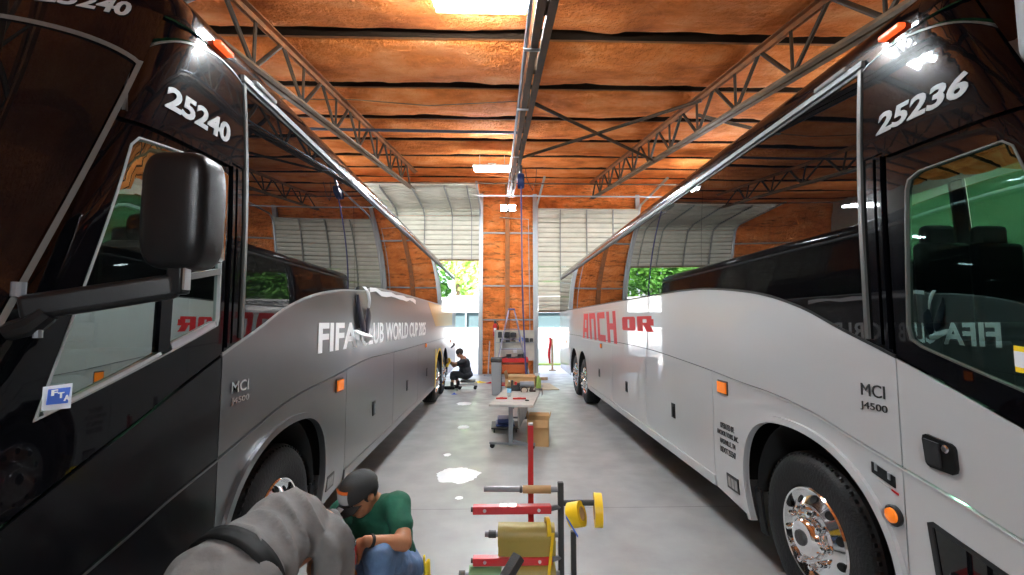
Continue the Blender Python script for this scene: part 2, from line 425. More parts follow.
def make_wheel(co, Yw, chrome=True, dual=False, nuts=True):
    root = co.root; s = co.s
    ax = V((-s, 0, 0)); cen = V((s*(co.xf+.055), Yw+co.dy, .43))   # outer face plane, axis outwards
    R0 = .53
    prof = [(.300, -.03), (.315, -.005), (.335, .0), (.40, .012), (.455, .012), (.495, -.005), (.513, -.028), (.524, -.04)]
    for i in range(6):      # tread ribs and grooves
        h = -.045-i*.042; prof += [(R0, h), (R0, h-.03), (.518, h-.033), (.518, h-.039)]
    prof += [(.513, -.30), (.49, -.32), (.40, -.33), (.30, -.31)]
    w = MB().lathe(prof, cen, ax, 72)
    for k in range(72):     # shoulder sipes
        a = 2*pi*k/72; y = cos(a); z = sin(a)
        w.box(cen+V((0, y*.512, z*.512))+ax*-.03, (.03, .012, .02), Matrix.Rotation(a, 3, 'X'))
    wheel = w.build('wheel', 'rubber', root, ang=30)
    rp = [(.302, -.03), (.308, -.006), (.300, .004), (.290, .0), (.283, -.03), (.275, -.05), (.268, -.048), (.20, .004), (.19, .008), (.145, .008), (.13, .008), (.0, .008)]
    rim = MB().lathe(rp, cen, ax, 64).build('rim', 'chrome' if chrome else 'alu', wheel, ang=25)
    for k in range(10):
        a = 2*pi*(k+.5)/10; d = V((0, cos(a), sin(a))); an = (ax*cos(.64)+d*sin(.64)).normalized()
        MB().lathe([(.001, .002), (.021, .002), (.0265, .005), (.028, .002), (.028, -.004)], cen+d*.236+ax*-.0215, an, 16).build('hand_hole_disc', 'dark_void', wheel)  # solid dark disc stands in for the shaded hole
    for k in range(10):
        a = 2*pi*k/10; d = V((0, cos(a), sin(a)))
        MB().lathe([(.026, .0), (.027, .010), (.021, .014), (.021, .045), (.018, .056), (.010, .062), (.0, .063)], cen+d*.168+ax*.006, ax, 12).build('lug_nut', 'chrome', wheel, ang=30)
    MB().lathe([(.128, .006), (.124, .03), (.115, .055), (.098, .07), (.05, .075), (.0, .076)], cen, ax, 24).build('hub_cap', 'chrome', wheel, ang=30)
    MB().lathe([(.05, .075), (.045, .09), (.0, .092)], cen, ax, 12).build('oil_cap', 'dark_steel', wheel, ang=30)
    return wheel

def make_coach(sg, xf, dy, label, body, fender_m, front_m, belt_r, seam_r, left):
    root = thing('coach_bus', label, 'bus', (sg*(xf+HW)*BK, (8+dy)*BK, 0)); root['_k'] = 1
    co = Coach(sg, xf, dy, root); S = co.side
    F = co.fx
    belt = smooth_curve(F(BELT0)+[(6.2, belt_r), (YE, belt_r)]); seam = smooth_curve(F(SEAM0)+[(5.8, 1.412+(seam_r-1.412)*.6), (6.8, 1.412+(seam_r-1.412)*.92), (8, seam_r), (10, seam_r), (YE, seam_r)])
    bz = lambda y: interp(belt, y); sz = lambda y: interp(seam, y)
    def crv(fn, y0, y1, st=.1, dz=0):
        n = max(2, int(abs(y1-y0)/st)); return [(y0+(y1-y0)*i/n, fn(y0+(y1-y0)*i/n)+dz) for i in range(n+1)]
    D = 2.245     # door line
    # --- front lower side: door / driver panel
    def front_edge(z0, z1, n=6): return [(co.ya(z0+(z1-z0)*i/n)+.02, z0+(z1-z0)*i/n) for i in range(n+1)]
    ya = lambda z: co.ya(z)+.02
    lo = crv(sz, ya(.75), D-G, .1)
    lowpoly = [(D-G, .27)]+[(p[0], p[1]-G) for p in lo[::-1]]+[(ya(.5), .27)]
    hole = F([(2.10, .915), (2.13, .90), (2.07, .42), (1.50, .42), (1.50, .79)])
    if left:
        S('lower_front_panel', front_m, lowpoly)
    else:
        S('lower_door_panel', body, lowpoly, [hole])
        S('lower_door_glass', 'dark_glass', hole, off=-.004, depth=.01)
        co.ring('glass_gasket', 'seal', hole, -.022, off=.003)
    ztop = lambda y: bz(y)-.012
    up = crv(sz, ya(.75), D-G); ub = crv(bz, D-G, ya(1.2), dz=-.012)
    S('door_panel' if not left else 'driver_side_panel', body if not left else front_m, [(p[0], p[1]+G) for p in up]+ub)
    # raised crease along the seam
    cr = crv(sz, 1.3, 4.2, .06)
    S('body_crease', body if not left else fender_m, [(y, z-.014) for y, z in cr]+[(y, z-.006) for y, z in cr[::-1]], off=.006, depth=.008)
    # --- front fender with the wheel arch
    arch = smooth_curve(ARCH, 4)
    YF = 4.245
    fen = [(D+G, .27), (D+G, sz(D)-G)]+[(y, z-G) for y, z in crv(sz, D+G, YF-G)][1:]+[(YF-G, ZB)]+arch
    S('front_fender', fender_m, fen)
    ai = arch
    ao = []
    for i, (y, z) in enumerate(arch):
        a = V(arch[max(i-1, 0)]); b = V(arch[min(i+1, len(arch)-1)]); d = (b-a).normalized(); nn = V((d.y, -d.x))
        ao.append((y+nn.x*.045, z+nn.y*.045))
    S('wheel_arch_lip', fender_m, ao+ai[::-1], off=.022, depth=.05)
    # --- upper long panel between seam and belt
    S('side_panel', body, [(y, z+G) for y, z in crv(sz, D+G, YE)]+[(y, z-.012) for y, z in crv(bz, YE, D+G)])
    b2 = crv(bz, D, YE)
    S('belt_strip', 'trim_grey' if left else 'seal', [(y, z-.010) for y, z in b2]+[(y, z+.006) for y, z in b2[::-1]], off=.002, depth=.012)  # left one is grey to paint the bright reflective belt edge
    # --- luggage doors
    for (a, b) in ((4.245, 6.2), (6.2, 8.1), (8.1, 10.1)):
        d = S('luggage_door', body, [(a+G, ZB+.09), (b-G, ZB+.09)]+[(y, z-G) for y, z in crv(sz, b-G, a+G)])
        ym = (a+b)/2
        h = [(ym-.05, .74), (ym+.05, .74), (ym+.05, .90), (ym-.05, .90)]
        S('latch', 'black_plastic', [(p[0], p[1]) for p in h], parent=d, off=.008, depth=.016)
        S('latch_lever', 'grey_steel' if left else 'seal', [(ym-.02, .76), (ym+.02, .76), (ym+.02, .87), (ym-.02, .87)], parent=d, off=.016, depth=.01)
    # rear lower panel with two arches
    def rarch(c): return [(c+.60*cos(t), max(ZB, .55+.58*sin(t))) for t in [pi*i/16 for i in range(17)]]
    W2, W3 = 2.95+8.05, 2.95+9.28
    ra = [(W3+.60, ZB)]+rarch(W3)+[(W3-.6, .45), (W2+.6, .45)]+rarch(W2)+[(W2-.60, ZB)]
    S('rear_panel', body, [(10.1+G, ZB)]+[(y, z-G) for y, z in crv(sz, 10.1+G, YE)]+[(YE, ZB)]+ra)
    # sill rail under the luggage doors
    S('sill_rail', body, [(YF+G, ZB), (10.1, ZB), (10.1, ZB+.095), (YF+G, ZB+.095)], off=.012, depth=.03)
    # --- upper glass
    for a, b in ((2.43, 4.4), (4.4, 7.2), (7.2, 10.0), (10.0, 12.6), (12.6, YE)):
        lowz = [(y, z+.008) for y, z in crv(bz, a+.003, b-.003)]
        top = [(b-.003, ZG-.03), (a+.003, ZG-.03)]
        S('window_glass', 'dark_glass', lowz+top, depth=.012, cut=(.3, .06))
    S('gutter_rail', 'gutter_metal', [(2.38, ZG-.03), (YE, ZG-.03), (YE, ZG+.005), (2.38, ZG+.005)], off=.022, depth=.05, cut=(.6, .09))
    S('gutter_seal', 'seal', [(2.38, ZG-.055), (YE, ZG-.055), (YE, ZG-.034), (2.38, ZG-.034)], off=.008, depth=.02, cut=(.6, .09))
    # --- black pillar behind the door
    P0 = D+.015
    pil = [(P0, bz(P0)+.006)]+[(y, z+.006) for y, z in crv(bz, P0, 2.425)][1:]+[(2.425, ZG-.005), (P0, ZG-.005)]
    S('door_pillar', 'black_paint', pil, off=-.003)
    for yy, w, o_ in ((2.405, .012, .012), (2.335, .02, .008), (2.28, .012, .01)):
        S('pillar_strip', 'grey_seal' if yy > 2.4 else 'black_paint', [(yy-w, bz(yy)+.02), (yy+w, bz(yy)+.02), (yy+w, 2.68 if yy < 2.4 else ZG-.03), (yy-w, 2.68 if yy < 2.4 else ZG-.03)], off=o_, depth=.02)
    # --- window over the door / driver's window
    if left: win = [(1.27, 1.505), (2.19, 1.80), (2.20, 1.84), (2.195, 2.62), (2.17, 2.645), (1.62, 2.575), (1.58, 2.53)]
    else: win = [(1.36, 1.43), (1.69, 1.555), (2.10, 1.70), (2.155, 1.735), (2.17, 1.80), (2.135, 2.46), (2.12, 2.51), (2.06, 2.535), (1.70, 2.535), (1.66, 2.50), (1.48, 1.95)]
    win = F(win)
    ZH = 2.685
    fr = [(ya(1.28), bz(ya(1.28))+.006)]+[(y, z+.006) for y, z in crv(bz, ya(1.28), D-G)]+[(D-G, ZH)]
    fr += [(1.56, ZH-.02), (ya(ZH-.03)+.0, ZH-.03)]+front_edge(ZH-.1, 1.4)[0:]
    S('window_frame', 'black_paint', fr, [win], cut=(.07, .09))
    gl = S('cab_window', 'cab_glass' if left else 'door_glass', win, off=-.012, depth=.004, cut=(.07, .09))
    co.ring('window_gasket', 'trim_grey' if left else 'grey_seal', win, -.007, off=.004, depth=.02, cut=(.07, .09))
    if left:
        # two sliding panes under a fixed upper light
        def seg(name, mt, a, b, w, o_=.004, pr=gl):
            a, b = F([a, b]); a, b = V(a), V(b); d = (b-a).normalized(); n_ = V((-d.y, d.x))*w/2
            return S(name, mt, [tuple(a+n_), tuple(a-n_), tuple(b-n_), tuple(b+n_)], parent=pr, off=o_, depth=.018, cut=(.07, .09))
        seg('window_bar', 'grey_seal', (1.46, 1.93), (2.19, 2.085), .03)
        seg('window_bar', 'black_paint', (1.82, 2.0), (1.815, 1.69), .06)
        seg('slide_rail', 'alu', (1.30, 1.525), (1.80, 1.685), .016)
        seg('slide_rail', 'alu', (1.86, 1.71), (2.17, 1.81), .03)
        st = S('sticker', 'sticker_white', F([co.ms(40, 411), co.ms(69, 408), co.ms(71, 383), co.ms(42, 387)]), off=.006, depth=.003)
        tag(st, 'square white sticker with a blue field and letters')
        S('sticker_field', 'sticker_blue', F([co.ms(44, 405), co.ms(65.5, 403), co.ms(68.5, 387), co.ms(46.5, 389.5)]), parent=st, off=.008, depth=.003)
        for ch, y_, z_ in [(c_, *F([(a_, b_)])[0]) for c_, a_, b_ in (('F', *co.ms(48, 396)), ('T', *co.ms(54.5, 398.5)), ('A', *co.ms(60.5, 401)))]:
            co.text('letters', 'letter_white', ch, y_, z_, z_+.020, .018, parent=st, off=.010, bold=.03)
    # --- number panel with the rounded top and the cap round it
    arc = [(1.645, ZH+.012), (1.66, 2.78), (1.69, 2.90), (1.76, 3.04), (1.87, 3.14), (2.0, 3.20), (2.14, 3.235), (2.25, 3.235), (2.36, 3.215), (2.38, 3.19)]
    arc = smooth_curve(arc, 4)
    S('number_panel', 'black_paint', arc+[(2.38, ZH+.012)], cut=(.07, .07), off=.006)
    capo = [(ya(ZH-.02), ZH-.02), (1.60, ZH)]+[(y-.012 if y < 2 else y, z+.012) for y, z in arc]+[(2.42, 3.235), (2.42, ZG), (1.9, ZG)]
    capo += [(ya(ZG), ZG), (ya(3.1), 3.1), (ya(2.93), 2.93), (ya(2.8), 2.8)]
    S('cap_side', 'black_paint', capo, cut=(.07, .07))
    band = [(y, z+.006) for y, z in arc]
    S('cap_edge_glint', 'grey_seal', band+[(y+.002, z-.002) for y, z in arc[::-1]], off=.010, depth=.02, cut=(.07, .07))  # pale band paints the edge highlight along the arc
    num = '25240' if left else '25236'
    if left: co.text('fleet_number', 'letter_grey', num, 1.79, 2.785, 2.90, .45, shear=.18, bold=.035, cut=.05, off=.008)
    else: co.text('fleet_number', 'letter_grey', num, 2.29, 2.795, 2.905, .455, shear=.18, bold=.035, cut=.05, off=.008)
    # --- header ledge over the window
    S('window_header', 'black_paint', [(1.52, 2.655), (2.24, 2.665), (2.24, 2.70), (1.50, 2.69)], off=.02, depth=.03, cut=(.07, .09))
    # --- roof and front cap
    RH = .34; BW = HW-.05
    def roofp(t, y):
        x = cos(pi*t); x = math.copysign(abs(x)**(2/N_), x)
        return V((sg*(xf+HW-BW*x), y+dy, ZG+RH*max(0, sin(pi*t))**(2/N_)))
    yb = co.yc(ZG)
    MB().grid(lambda i, j: roofp(i, yb+(YE-yb)*j), 40, 10).build('roof', 'black_paint', root, ang=60)
    def capp(u, v):
        th = pi*u; ph = pi/2*v; c, q = cos(th), sin(th); e = 2/N_
        cv = max(0, cos(ph))**e
        return V((sg*(xf+HW-BW*math.copysign(abs(c)**e, c)*cv), yb-AF*abs(q)**e*cv+dy, ZG+RH*sin(ph)**e))
    MB().grid(capp, 40, 14).build('roof_cap', 'black_paint', root, ang=60)
    tA = math.asin(.5**(N_/2))
    def wt(th): return 2.93+.15*max(0, min(1, (sin(th)-sin(tA))/(1-sin(tA))))**.8
    def fgrid(z0, z1, a0, a1, nu, nv, off=0):
        def fn(u, v):
            th = a0+(a1-a0)*u; lo = z0(th) if callable(z0) else z0; hi = z1(th) if callable(z1) else z1
            return co.front_pt(th, lo+(hi-lo)*v, off)
        return MB().grid(fn, nu, nv)
    fgrid(wt, ZG, tA-.02, pi-tA+.02, 44, 5).build('destination_header', 'black_paint', root, ang=60)
    fgrid(1.25, wt, tA+.02, pi-tA-.02, 44, 14, -.004).build('windshield', 'windshield_glass', root, ang=60)
    fgrid(.33, 1.25, tA, pi-tA, 40, 8).build('front_fascia', front_m if left else body, root, ang=60)
    for a0 in (tA-.015, pi-tA-.045):
        fgrid(1.25, 2.95, a0, a0+.035, 2, 14, .006).build('windshield_trim', 'grey_seal', root, ang=60)
    fgrid(lambda t: wt(t)-.012, lambda t: wt(t)+.012, tA, pi-tA, 44, 1, .008).build('windshield_trim', 'grey_seal', root, ang=60)
    # number over the windscreen
    if left:
        def hp(u, v, w):
            return co.front_pt(pi/2+u, v, .004+w)
        fit_text('25240', lambda u, v, w: hp(u, v, w), -.56, -.99, 3.17, 3.262, bold=.03, cut=.05).build('fleet_number', 'letter_grey', root, smooth=False)
    # --- far side, tail, interior
    far = [(ya(.5), ZB), (YE, ZB), (YE, 2.15), (1.2, 2.15), (ya(1.6), 1.6)]
    S('far_side_panel', body, far, far=True, cut=(.5, .3))
    fw = [(2.6, 2.2), (6.2, 2.2), (6.2, ZG-.05), (2.6, ZG-.05)]
    fp = [(1.3, 2.155), (YE, 2.155), (YE, ZG), (ya(ZG)+.03, ZG), (ya(2.6)+.03, 2.6)]
    S('far_window_band', 'dark_glass', fp, [fw], far=True, cut=(.5, .2))
    for a, b in ((2.6, 4.22), (4.36, 6.2)):
        S('far_window', 'green_glass', [(a, 2.2), (b, 2.2), (b, ZG-.05), (a, ZG-.05)], far=True, off=-.01, depth=.004, cut=(.5, .2))
    S('far_pillar', 'cab_grey', [(4.22, 2.2), (4.36, 2.2), (4.36, ZG-.05), (4.22, ZG-.05)], far=True, off=-.02, depth=.03)
    x0 = sg*(xf+HW)
    MB().box((x0, YE+dy-.01, 1.9), (2.5, .06, 3.0)).build('tail_panel', body, root, bevel=.02)
    # engine bay, luggage bay, floors
    ch = MB().box((x0, 7.2+dy, .82), (2.5, 5.85, .9)).box((x0, 14.1+dy, .8), (2.5, 1.6, .88)).box((x0, 8.1+dy, .45), (1.3, 13.2, .28))
    ch.box((x0, 1.75+dy, .62), (2.3, .9, .5)).build('chassis', 'dark_void', root)
    MB().box((x0, 8.8+dy, 1.30), (2.5, 12.4, .06)).box((x0, 8.8+dy, 1.21), (2.44, 12.3, .12)).box((x0, 1.9+dy, .9), (2.2, 1.3, .05)).box((x0, 2.55+dy, 1.1), (2.44, .05, .45)).build('cabin_floor', 'cab_grey', root)
    MB().box((x0, 6.3+dy, 2.25), (2.48, .05, 1.95)).build('bulkhead', 'dark_void', root)
    # liner behind the lower upper-panel so nothing shows through
    MB().box((sg*(xf+.05), 8.8+dy, 1.75), (.02, 12.4, .75)).build('side_liner', 'dark_void', root)
    MB().box((x0, 1.55+dy, 1.35), (2.1, .5, .5)).box((x0, 1.75+dy, 1.62), (1.9, .25, .14)).build('dashboard', 'seat_fabric', root, bevel=.05)
    seat = None
    for y in (3.35, 4.25, 5.15, 5.95):
        for x in (-.85, -.40, .40, .85):
            pr = MB().box((x0+x, y+dy+.1, 1.75), (.42, .45, .14)).box((x0+x, y+dy+.32, 2.1), (.42, .12, .75)).box((x0+x, y+dy+.35, 2.53), (.27, .09, .2))
            pr.box((x0+x, y+dy+.1, 1.5), (.3, .3, .38)).build('passenger_seat', 'seat_fabric', root, bevel=.04)
    MB().box((sg*(xf+.62 if left else xf+1.95), 2.3+dy, 1.6), (.48, .5, .15)).box((sg*(xf+.62 if left else xf+1.95), 2.5+dy, 1.95), (.48, .14, .7)).box((sg*(xf+.62 if left else xf+1.95), 2.52+dy, 2.38), (.26, .1, .18)).box((sg*(xf+.62 if left else xf+1.95), 2.3+dy, 1.22), (.3, .3, .6)).build('driver_seat', 'seat_fabric', root, bevel=.05)
    # wheel wells
    for yw in (2.98, W2, W3):
        MB().grid(lambda u, v: V((sg*(xf+.04+.5*v), yw+dy+.64*cos(pi*u), .5+.66*sin(pi*u))), 20, 2).build('wheel_well', 'dark_void', root)
        MB().box((sg*(xf+.55), yw+dy, .75), (.03, 1.3, .95)).build('wheel_well', 'dark_void', root)
        make_wheel(co, yw if yw > 5 else (3.06 if left else 3.02), True)
    S('mud_flap', 'rubber', [(3.60, .18), (3.68, .18), (3.68, .52), (3.60, .52)], off=-.05, depth=.02)
    # --- lamps
    def lamp(name, y, z, w, h, mt, off=.02, ang=0):
        b = S(name, 'seal', [(y-w/2-.012, z-h/2-.012), (y+w/2+.012, z-h/2-.012), (y+w/2+.012, z+h/2+.012), (y-w/2-.012, z+h/2+.012)], off=.008, depth=.012)
        S('lens', mt, [(y-w/2, z-h/2), (y+w/2, z-h/2), (y+w/2, z+h/2), (y-w/2, z+h/2)], parent=b, off=off, depth=.018); return b
    lamp('side_marker', 4.04, 1.245, .15, .095, 'amber')
    lamp('side_marker', 8.9, 1.36, .10, .07, 'amber'); lamp('side_marker', 13.5, 1.25, .10, .07, 'amber')
    # roof marker (orange-red) and grey gutter lamp on the roof edge
    def edge(y, t): return roofp(t, y)
    for nm, y, ln, mt, t in (('roof_marker', 2.19, .13, 'red_lens', .012), ('gutter_lamp', 2.62, .26, 'lens_grey', .002)):
        a = edge(y-ln/2, t); b = edge(y+ln/2, t); o = V((-sg*.012, 0, .01))
        MB().bar(a+o, b+o, .045, .03).build(nm, mt, root, bevel=.008)
    if not left:
        # door handle
        hp = [(1.975, 1.265), (1.972, 1.185), (1.978, 1.165), (1.992, 1.155), (2.09, 1.16), (2.105, 1.168), (2.112, 1.185), (2.122, 1.28), (2.118, 1.298), (2.102, 1.306), (1.995, 1.288), (1.982, 1.28)]
        h = S('door_handle', 'black_plastic', hp, off=.012, depth=.02)
        S('handle_paddle', 'seal', [(2.035, 1.172), (2.10, 1.178), (2.108, 1.285), (2.04, 1.278)], parent=h, off=.022, depth=.015)
        MB().lathe([(.018, 0), (.018, .012), (.013, .016), (.0, .016)], co.pt(2.008, 1.262, .01), (-sg, 0, 0), 16).build('key_lock', 'chrome', h)
        # round amber lamp
        MB().lathe([(.050, 0), (.052, .012), (.044, .018), (.0, .018)], co.pt(2.305, .86, 0), (-sg, 0, 0), 20).build('turn_signal', 'seal', root)
        l_ = root.children[-1]
        MB().lathe([(.036, .018), (.034, .028), (.02, .034), (.0, .035)], co.pt(2.305, .86, 0), (-sg, 0, 0), 20).build('lens', 'amber', [c for c in root.children if c.name.startswith('turn_signal')][0])
        bd = S('badge_plate', 'black_plastic', [(2.29, .995), (2.43, 1.03), (2.43, 1.085), (2.29, 1.05)], off=.006, depth=.01)
        for yy in (2.40, 2.32):
            S('badge_emblem', 'alu', [(yy-.008, 1.018+(yy-2.29)*.25), (yy+.008, 1.02+(yy-2.29)*.25), (yy+.008, 1.055+(yy-2.29)*.25), (yy-.008, 1.053+(yy-2.29)*.25)], parent=bd, off=.009, depth=.005)
        S('decal', 'letter_red', [(2.275, .965), (2.315, .975), (2.315, .985), (2.275, .975)], off=.003, depth=.004)
        S('decal', 'line_grey', [(2.315, .98), (2.40, 1.0), (2.40, 1.003), (2.315, .983)], off=.003, depth=.004)
        for t_, y_, z_, l in (('MCI', 2.475, 1.425, .155), ('J4500', 2.485, 1.345, .175)):
            co.text('lettering', 'letter_black', t_, y_, z_, z_+(.066 if t_ == 'MCI' else .048), l)
        for i, (t_, l) in enumerate((('OPERATED BY:', .24), ('ANCHOR TOURS, INC.', .37), ('NASHVILLE, TN', .26), ('USDOT 255547', .27))):
            co.text('lettering', 'letter_black', t_, 3.99+l/2, .885-i*.070, .935-i*.070, l, bold=.0)
        v = S('side_vent', 'seal', [(3.83, .40), (4.02, .40), (4.02, .52), (3.83, .52)], off=.008, depth=.014)
        for i in range(3):
            a = 3.85+i*.053
            S('vent_slot', 'lens_grey', [(a, .42), (a+.038, .42), (a+.038, .50), (a, .50)], parent=v, off=.010, depth=.008)
        # large red name in a slanted frame
        def blk(polys, name='lettering', mt='letter_red'):
            mb = MB()
            for p in polys:
                q = co.poly(p, off=.004, depth=.004, cut=(.4, .2)); mb.add(q.v, q.f)
            return mb.build(name, mt, root, smooth=False)
        def cell(y0, y1, z0, z1, sl): return lambda u, v: (y0+(y1-y0)*u-sl*(v-.5), z0+(z1-z0)*v)
        def letter(ch, c):
            q = lambda *l: [c(*p) for p in l]; t = .30
            if ch == 'A': return [q((0, 0), (t, 0), (.42, .75), (.5, 1), (.22, 1)), q((1-t, 0), (1, 0), (1, 1), (.5, 1), (.42, .75), (.7, .75)), q((.3, .25), (.7, .25), (.7, .42), (.35, .42))]
            if ch == 'N': return [q((0, 0), (t, 0), (t, 1), (0, 1)), q((t, .78), (1, .78), (.92, 1), (t, 1)), q((1-t, 0), (1, 0), (1, .78), (1-t, .78))]
            if ch == 'C': return [q((0, .08), (.08, 0), (1, 0), (1, .22), (t, .22), (t, .78), (1, .78), (1, 1), (.08, 1), (0, .92))]
            if ch == 'H': return [q((0, 0), (t, 0), (t, 1), (0, 1)), q((1-t, 0), (1, 0), (1, 1), (1-t, 1)), q((t, .42), (1-t, .42), (1-t, .62), (t, .62))]
            if ch == 'O': return [q((0, .1), (.08, 0), (.42, 0), (.42, 1), (.08, 1), (0, .9)), q((.58, 0), (.92, 0), (1, .1), (1, .9), (.92, 1), (.58, 1)), q((.42, 0), (.58, 0), (.58, .2), (.42, .2)), q((.42, .8), (.58, .8), (.58, 1), (.42, 1))]
            if ch == 'R': return [q((0, 0), (.36, 0), (.36, 1), (0, 1)), q((.36, .8), (.9, .8), (.9, 1), (.36, 1)), q((.64, .6), (1, .6), (1, .88), (.9, .8), (.64, .8)) if 0 else q((.62, .58), (1, .58), (1, .8), (.62, .8)), q((.36, .40), (1, .40), (1, .58), (.36, .58)), q((.60, .0), (.98, 0), (.80, .40), (.42, .40))]
            if ch == 'r': return [q((0, 0), (.42, 0), (.42, 1), (0, 1)), q((.42, .75), (.9, .75), (1, .85), (.92, 1), (.42, 1)), q((.6, .5), (1, .55), (1, .85), (.6, .8)), q((.42, .45), (.95, .5), (.95, .62), (.42, .6)), q((.6, .5), (.42, .45), (.68, 0), (1, 0), (.92, .5))]
        for i, chh in enumerate('ANCH'):
            y0 = 10.85-i*.82; blk(letter(chh, cell(y0, y0-.66, 1.45, 2.01, -.10 if chh != 'A' else .0)))
        for i, chh in enumerate('OR'):
            y0 = 7.33-i*.80; blk(letter(chh, cell(y0, y0-.70, 1.69, 1.90, -.02)))
        S('name_outline', 'line_grey', [(11.0, 1.415), (7.3, 1.415), (7.3, 1.43), (11.0, 1.43)], off=.003, depth=.003, cut=(.5, .2))
        S('name_outline', 'line_grey', [(10.75, 2.04), (7.5, 2.04), (7.5, 2.052), (10.75, 2.052)], off=.003, depth=.003, cut=(.5, .2))
        # yellow sticker inside the door glass
        st = S('sticker', 'sticker_yellow', F([(1.64, 1.62), (1.72, 1.63), (1.72, 1.73), (1.64, 1.72)]), off=-.006, depth=.003)
        S('sticker_field', 'sticker_white', F([(1.64, 1.64), (1.72, 1.65), (1.72, 1.71), (1.64, 1.70)]), parent=st, off=-.005, depth=.003)
        # mirror on a hanging arm at the front corner (only its edge is in the picture)
        c = V((1.98, 1.50, 2.92)); m = MB().box(c, (.22, .12, .34)).build('wing_mirror', 'grey_plastic', root, bevel=.05, seg=4)
        MB().tube([c+V((.02, .02, .18)), c+V((.1, .05, .32)), V((2.1, 1.6, 3.15))], .022, 10).build('mirror_arm', 'black_plastic', m)
    else:
        for t_, y_, z_, l in (('MCI', 2.33, 1.43, .17), ('J4500', 2.33, 1.36, .18)):
            co.text('lettering', 'chrome', t_, y_, z_, z_+(.062 if t_ == 'MCI' else .045), l, h=.008, bold=.012)
        co.text('lettering', 'letter_white', 'FIFA', 3.52, 1.565, 1.815, 1.0, bold=.03, cut=.3)
        co.text('lettering', 'letter_white', 'CLUB WORLD CUP 2025', 4.66, 1.565, 1.815, 4.2, bold=.02, cut=.3)
        S('film_patch', 'gold_film', [(9.1, 2.23), (10.3, 1.72), (13.9, 1.72), (13.9, 2.23)], off=.003, depth=.003, cut=(.5, .2))
        # masking tape round the drive wheel arch
        tp = [(W2+.66*cos(t), .55+.64*sin(t)) for t in [pi*(.05+.9*i/14) for i in range(15)]]; ti = [(W2+.605*cos(t), .55+.585*sin(t)) for t in [pi*(.05+.9*i/14) for i in range(15)]]
        S('masking_tape', 'yellow', tp+ti[::-1], off=.006, depth=.004)
        S('masking_tape', 'yellow', [(W2-.72, .34), (W2-.60, .34), (W2-.58, 1.2), (W2-.70, 1.2)], off=.008, depth=.004)
        # loose torn vinyl: two hanging black-backed tongues, a white curl at the belt and a rolled tip
        def ribbon(name, mt, pts, n=14):
            pts = smooth_curve(pts, 5)
            def fn(u, v):
                i = min(int(u*(len(pts)-1)), len(pts)-2); t = u*(len(pts)-1)-i
                a, b = pts[i], pts[i+1]; y, z, o, w = [a[k]+(b[k]-a[k])*t for k in range(4)]
                return co.pt(y+w*(v-.5), z, o+.02*sin(pi*v))
            m1 = MB().grid(fn, n*2, 4); ob = m1.build(name, mt, root, ang=80, fix=False)
            sd = ob.modifiers.new('thick', 'SOLIDIFY'); sd.thickness = .003; return ob
        tag(ribbon('torn_film', 'black_film', [(4.46, 2.10, .01, .03), (4.52, 1.95, .02, .16), (4.60, 1.82, .03, .20), (4.62, 1.72, .04, .12)]), 'black backed torn strip of vinyl film')
        tag(ribbon('torn_film', 'black_film', [(4.80, 1.98, .02, .03), (4.84, 1.9, .03, .22), (4.80, 1.78, .03, .24), (4.76, 1.62, .02, .05)]), 'black backed torn strip of vinyl film')
        tag(ribbon('torn_film', 'white_film', [(4.62, 2.19, .03, .09), (4.66, 2.14, .06, .10), (4.72, 2.05, .06, .07), (4.76, 1.97, .04, .03)]), 'white curl of peeled film')
        tag(ribbon('torn_film', 'white_film', [(4.40, 1.74, .02, .10), (4.48, 1.70, .08, .26), (4.60, 1.66, .10, .30), (4.74, 1.60, .04, .08)]), 'white curl of peeled film')
        e = [(4.86+.25*i, bz(4.9)+.0+.012*sin(i*2.1)) for i in range(12)]
        S('torn_film', 'white_film', [(y, z-.02-.035*abs(sin(y*3.1))) for y, z in e]+[(y, z+.012) for y, z in e[::-1]], off=.03, depth=.004)
        # mirror on its long arm
        mc = V((-1.115, 1.62, 2.205))
        ms = MB()
        def sup(u, v):
            th = 2*pi*u; ph = pi*v; e = .45
            f = lambda a: math.copysign(abs(a)**e, a)
            w = 1-.10*(-.5+v)
            return mc+V((.112*f(cos(th))*f(sin(ph))*w, .085*f(sin(th))*f(sin(ph)), .205*f(cos(ph))))
        mir = ms.grid(sup, 40, 24).build('wing_mirror', 'black_plastic', root, ang=60)
        MB().box(mc+V((0, .07, 0)), (.21, .03, .34)).build('mirror_glass', 'chrome', mir, bevel=.02)
        a0 = V((-1.50, 1.47, 1.86)); a1 = V((-1.11, 1.60, 1.945))
        MB().bar(a0, a1, .05, .085, (0, 0, 1)).build('mirror_arm', 'black_plastic', mir, bevel=.018, seg=3)
        MB().tube([a0+V((-.03, .0, -.07)), a0+V((.03, .01, -.05)), a0+V((.07, .02, -.01))], [.03, .035, .03], 10).build('arm_bracket', 'black_plastic', mir)
        MB().tube([a0+V((-.01, 0, .04)), a0+V((-.01, 0, .085))], .018, 10).build('pivot_bolt', 'grey_steel', mir); MB().tube([a0+V((.05, .01, -.09)), a0+V((.05, .01, -.05))], .012, 8).build('pivot_bolt', 'grey_steel', mir)
        MB().box(a1+V((.0, 0, .035)), (.055, .05, .13)).tube([a1, a1+V((0, 0, .12))], .016, 10).build('arm_clamp', 'black_plastic', mir, bevel=.008)
        MB().box(a1+V((.035, -.01, .03)), (.008, .03, .09)).build('clamp_plate', 'alu', mir)
        # small grille by the arch
        v = S('side_vent', 'seal', [(3.80, .38), (3.97, .38), (3.97, .50), (3.80, .50)], off=.008, depth=.014)
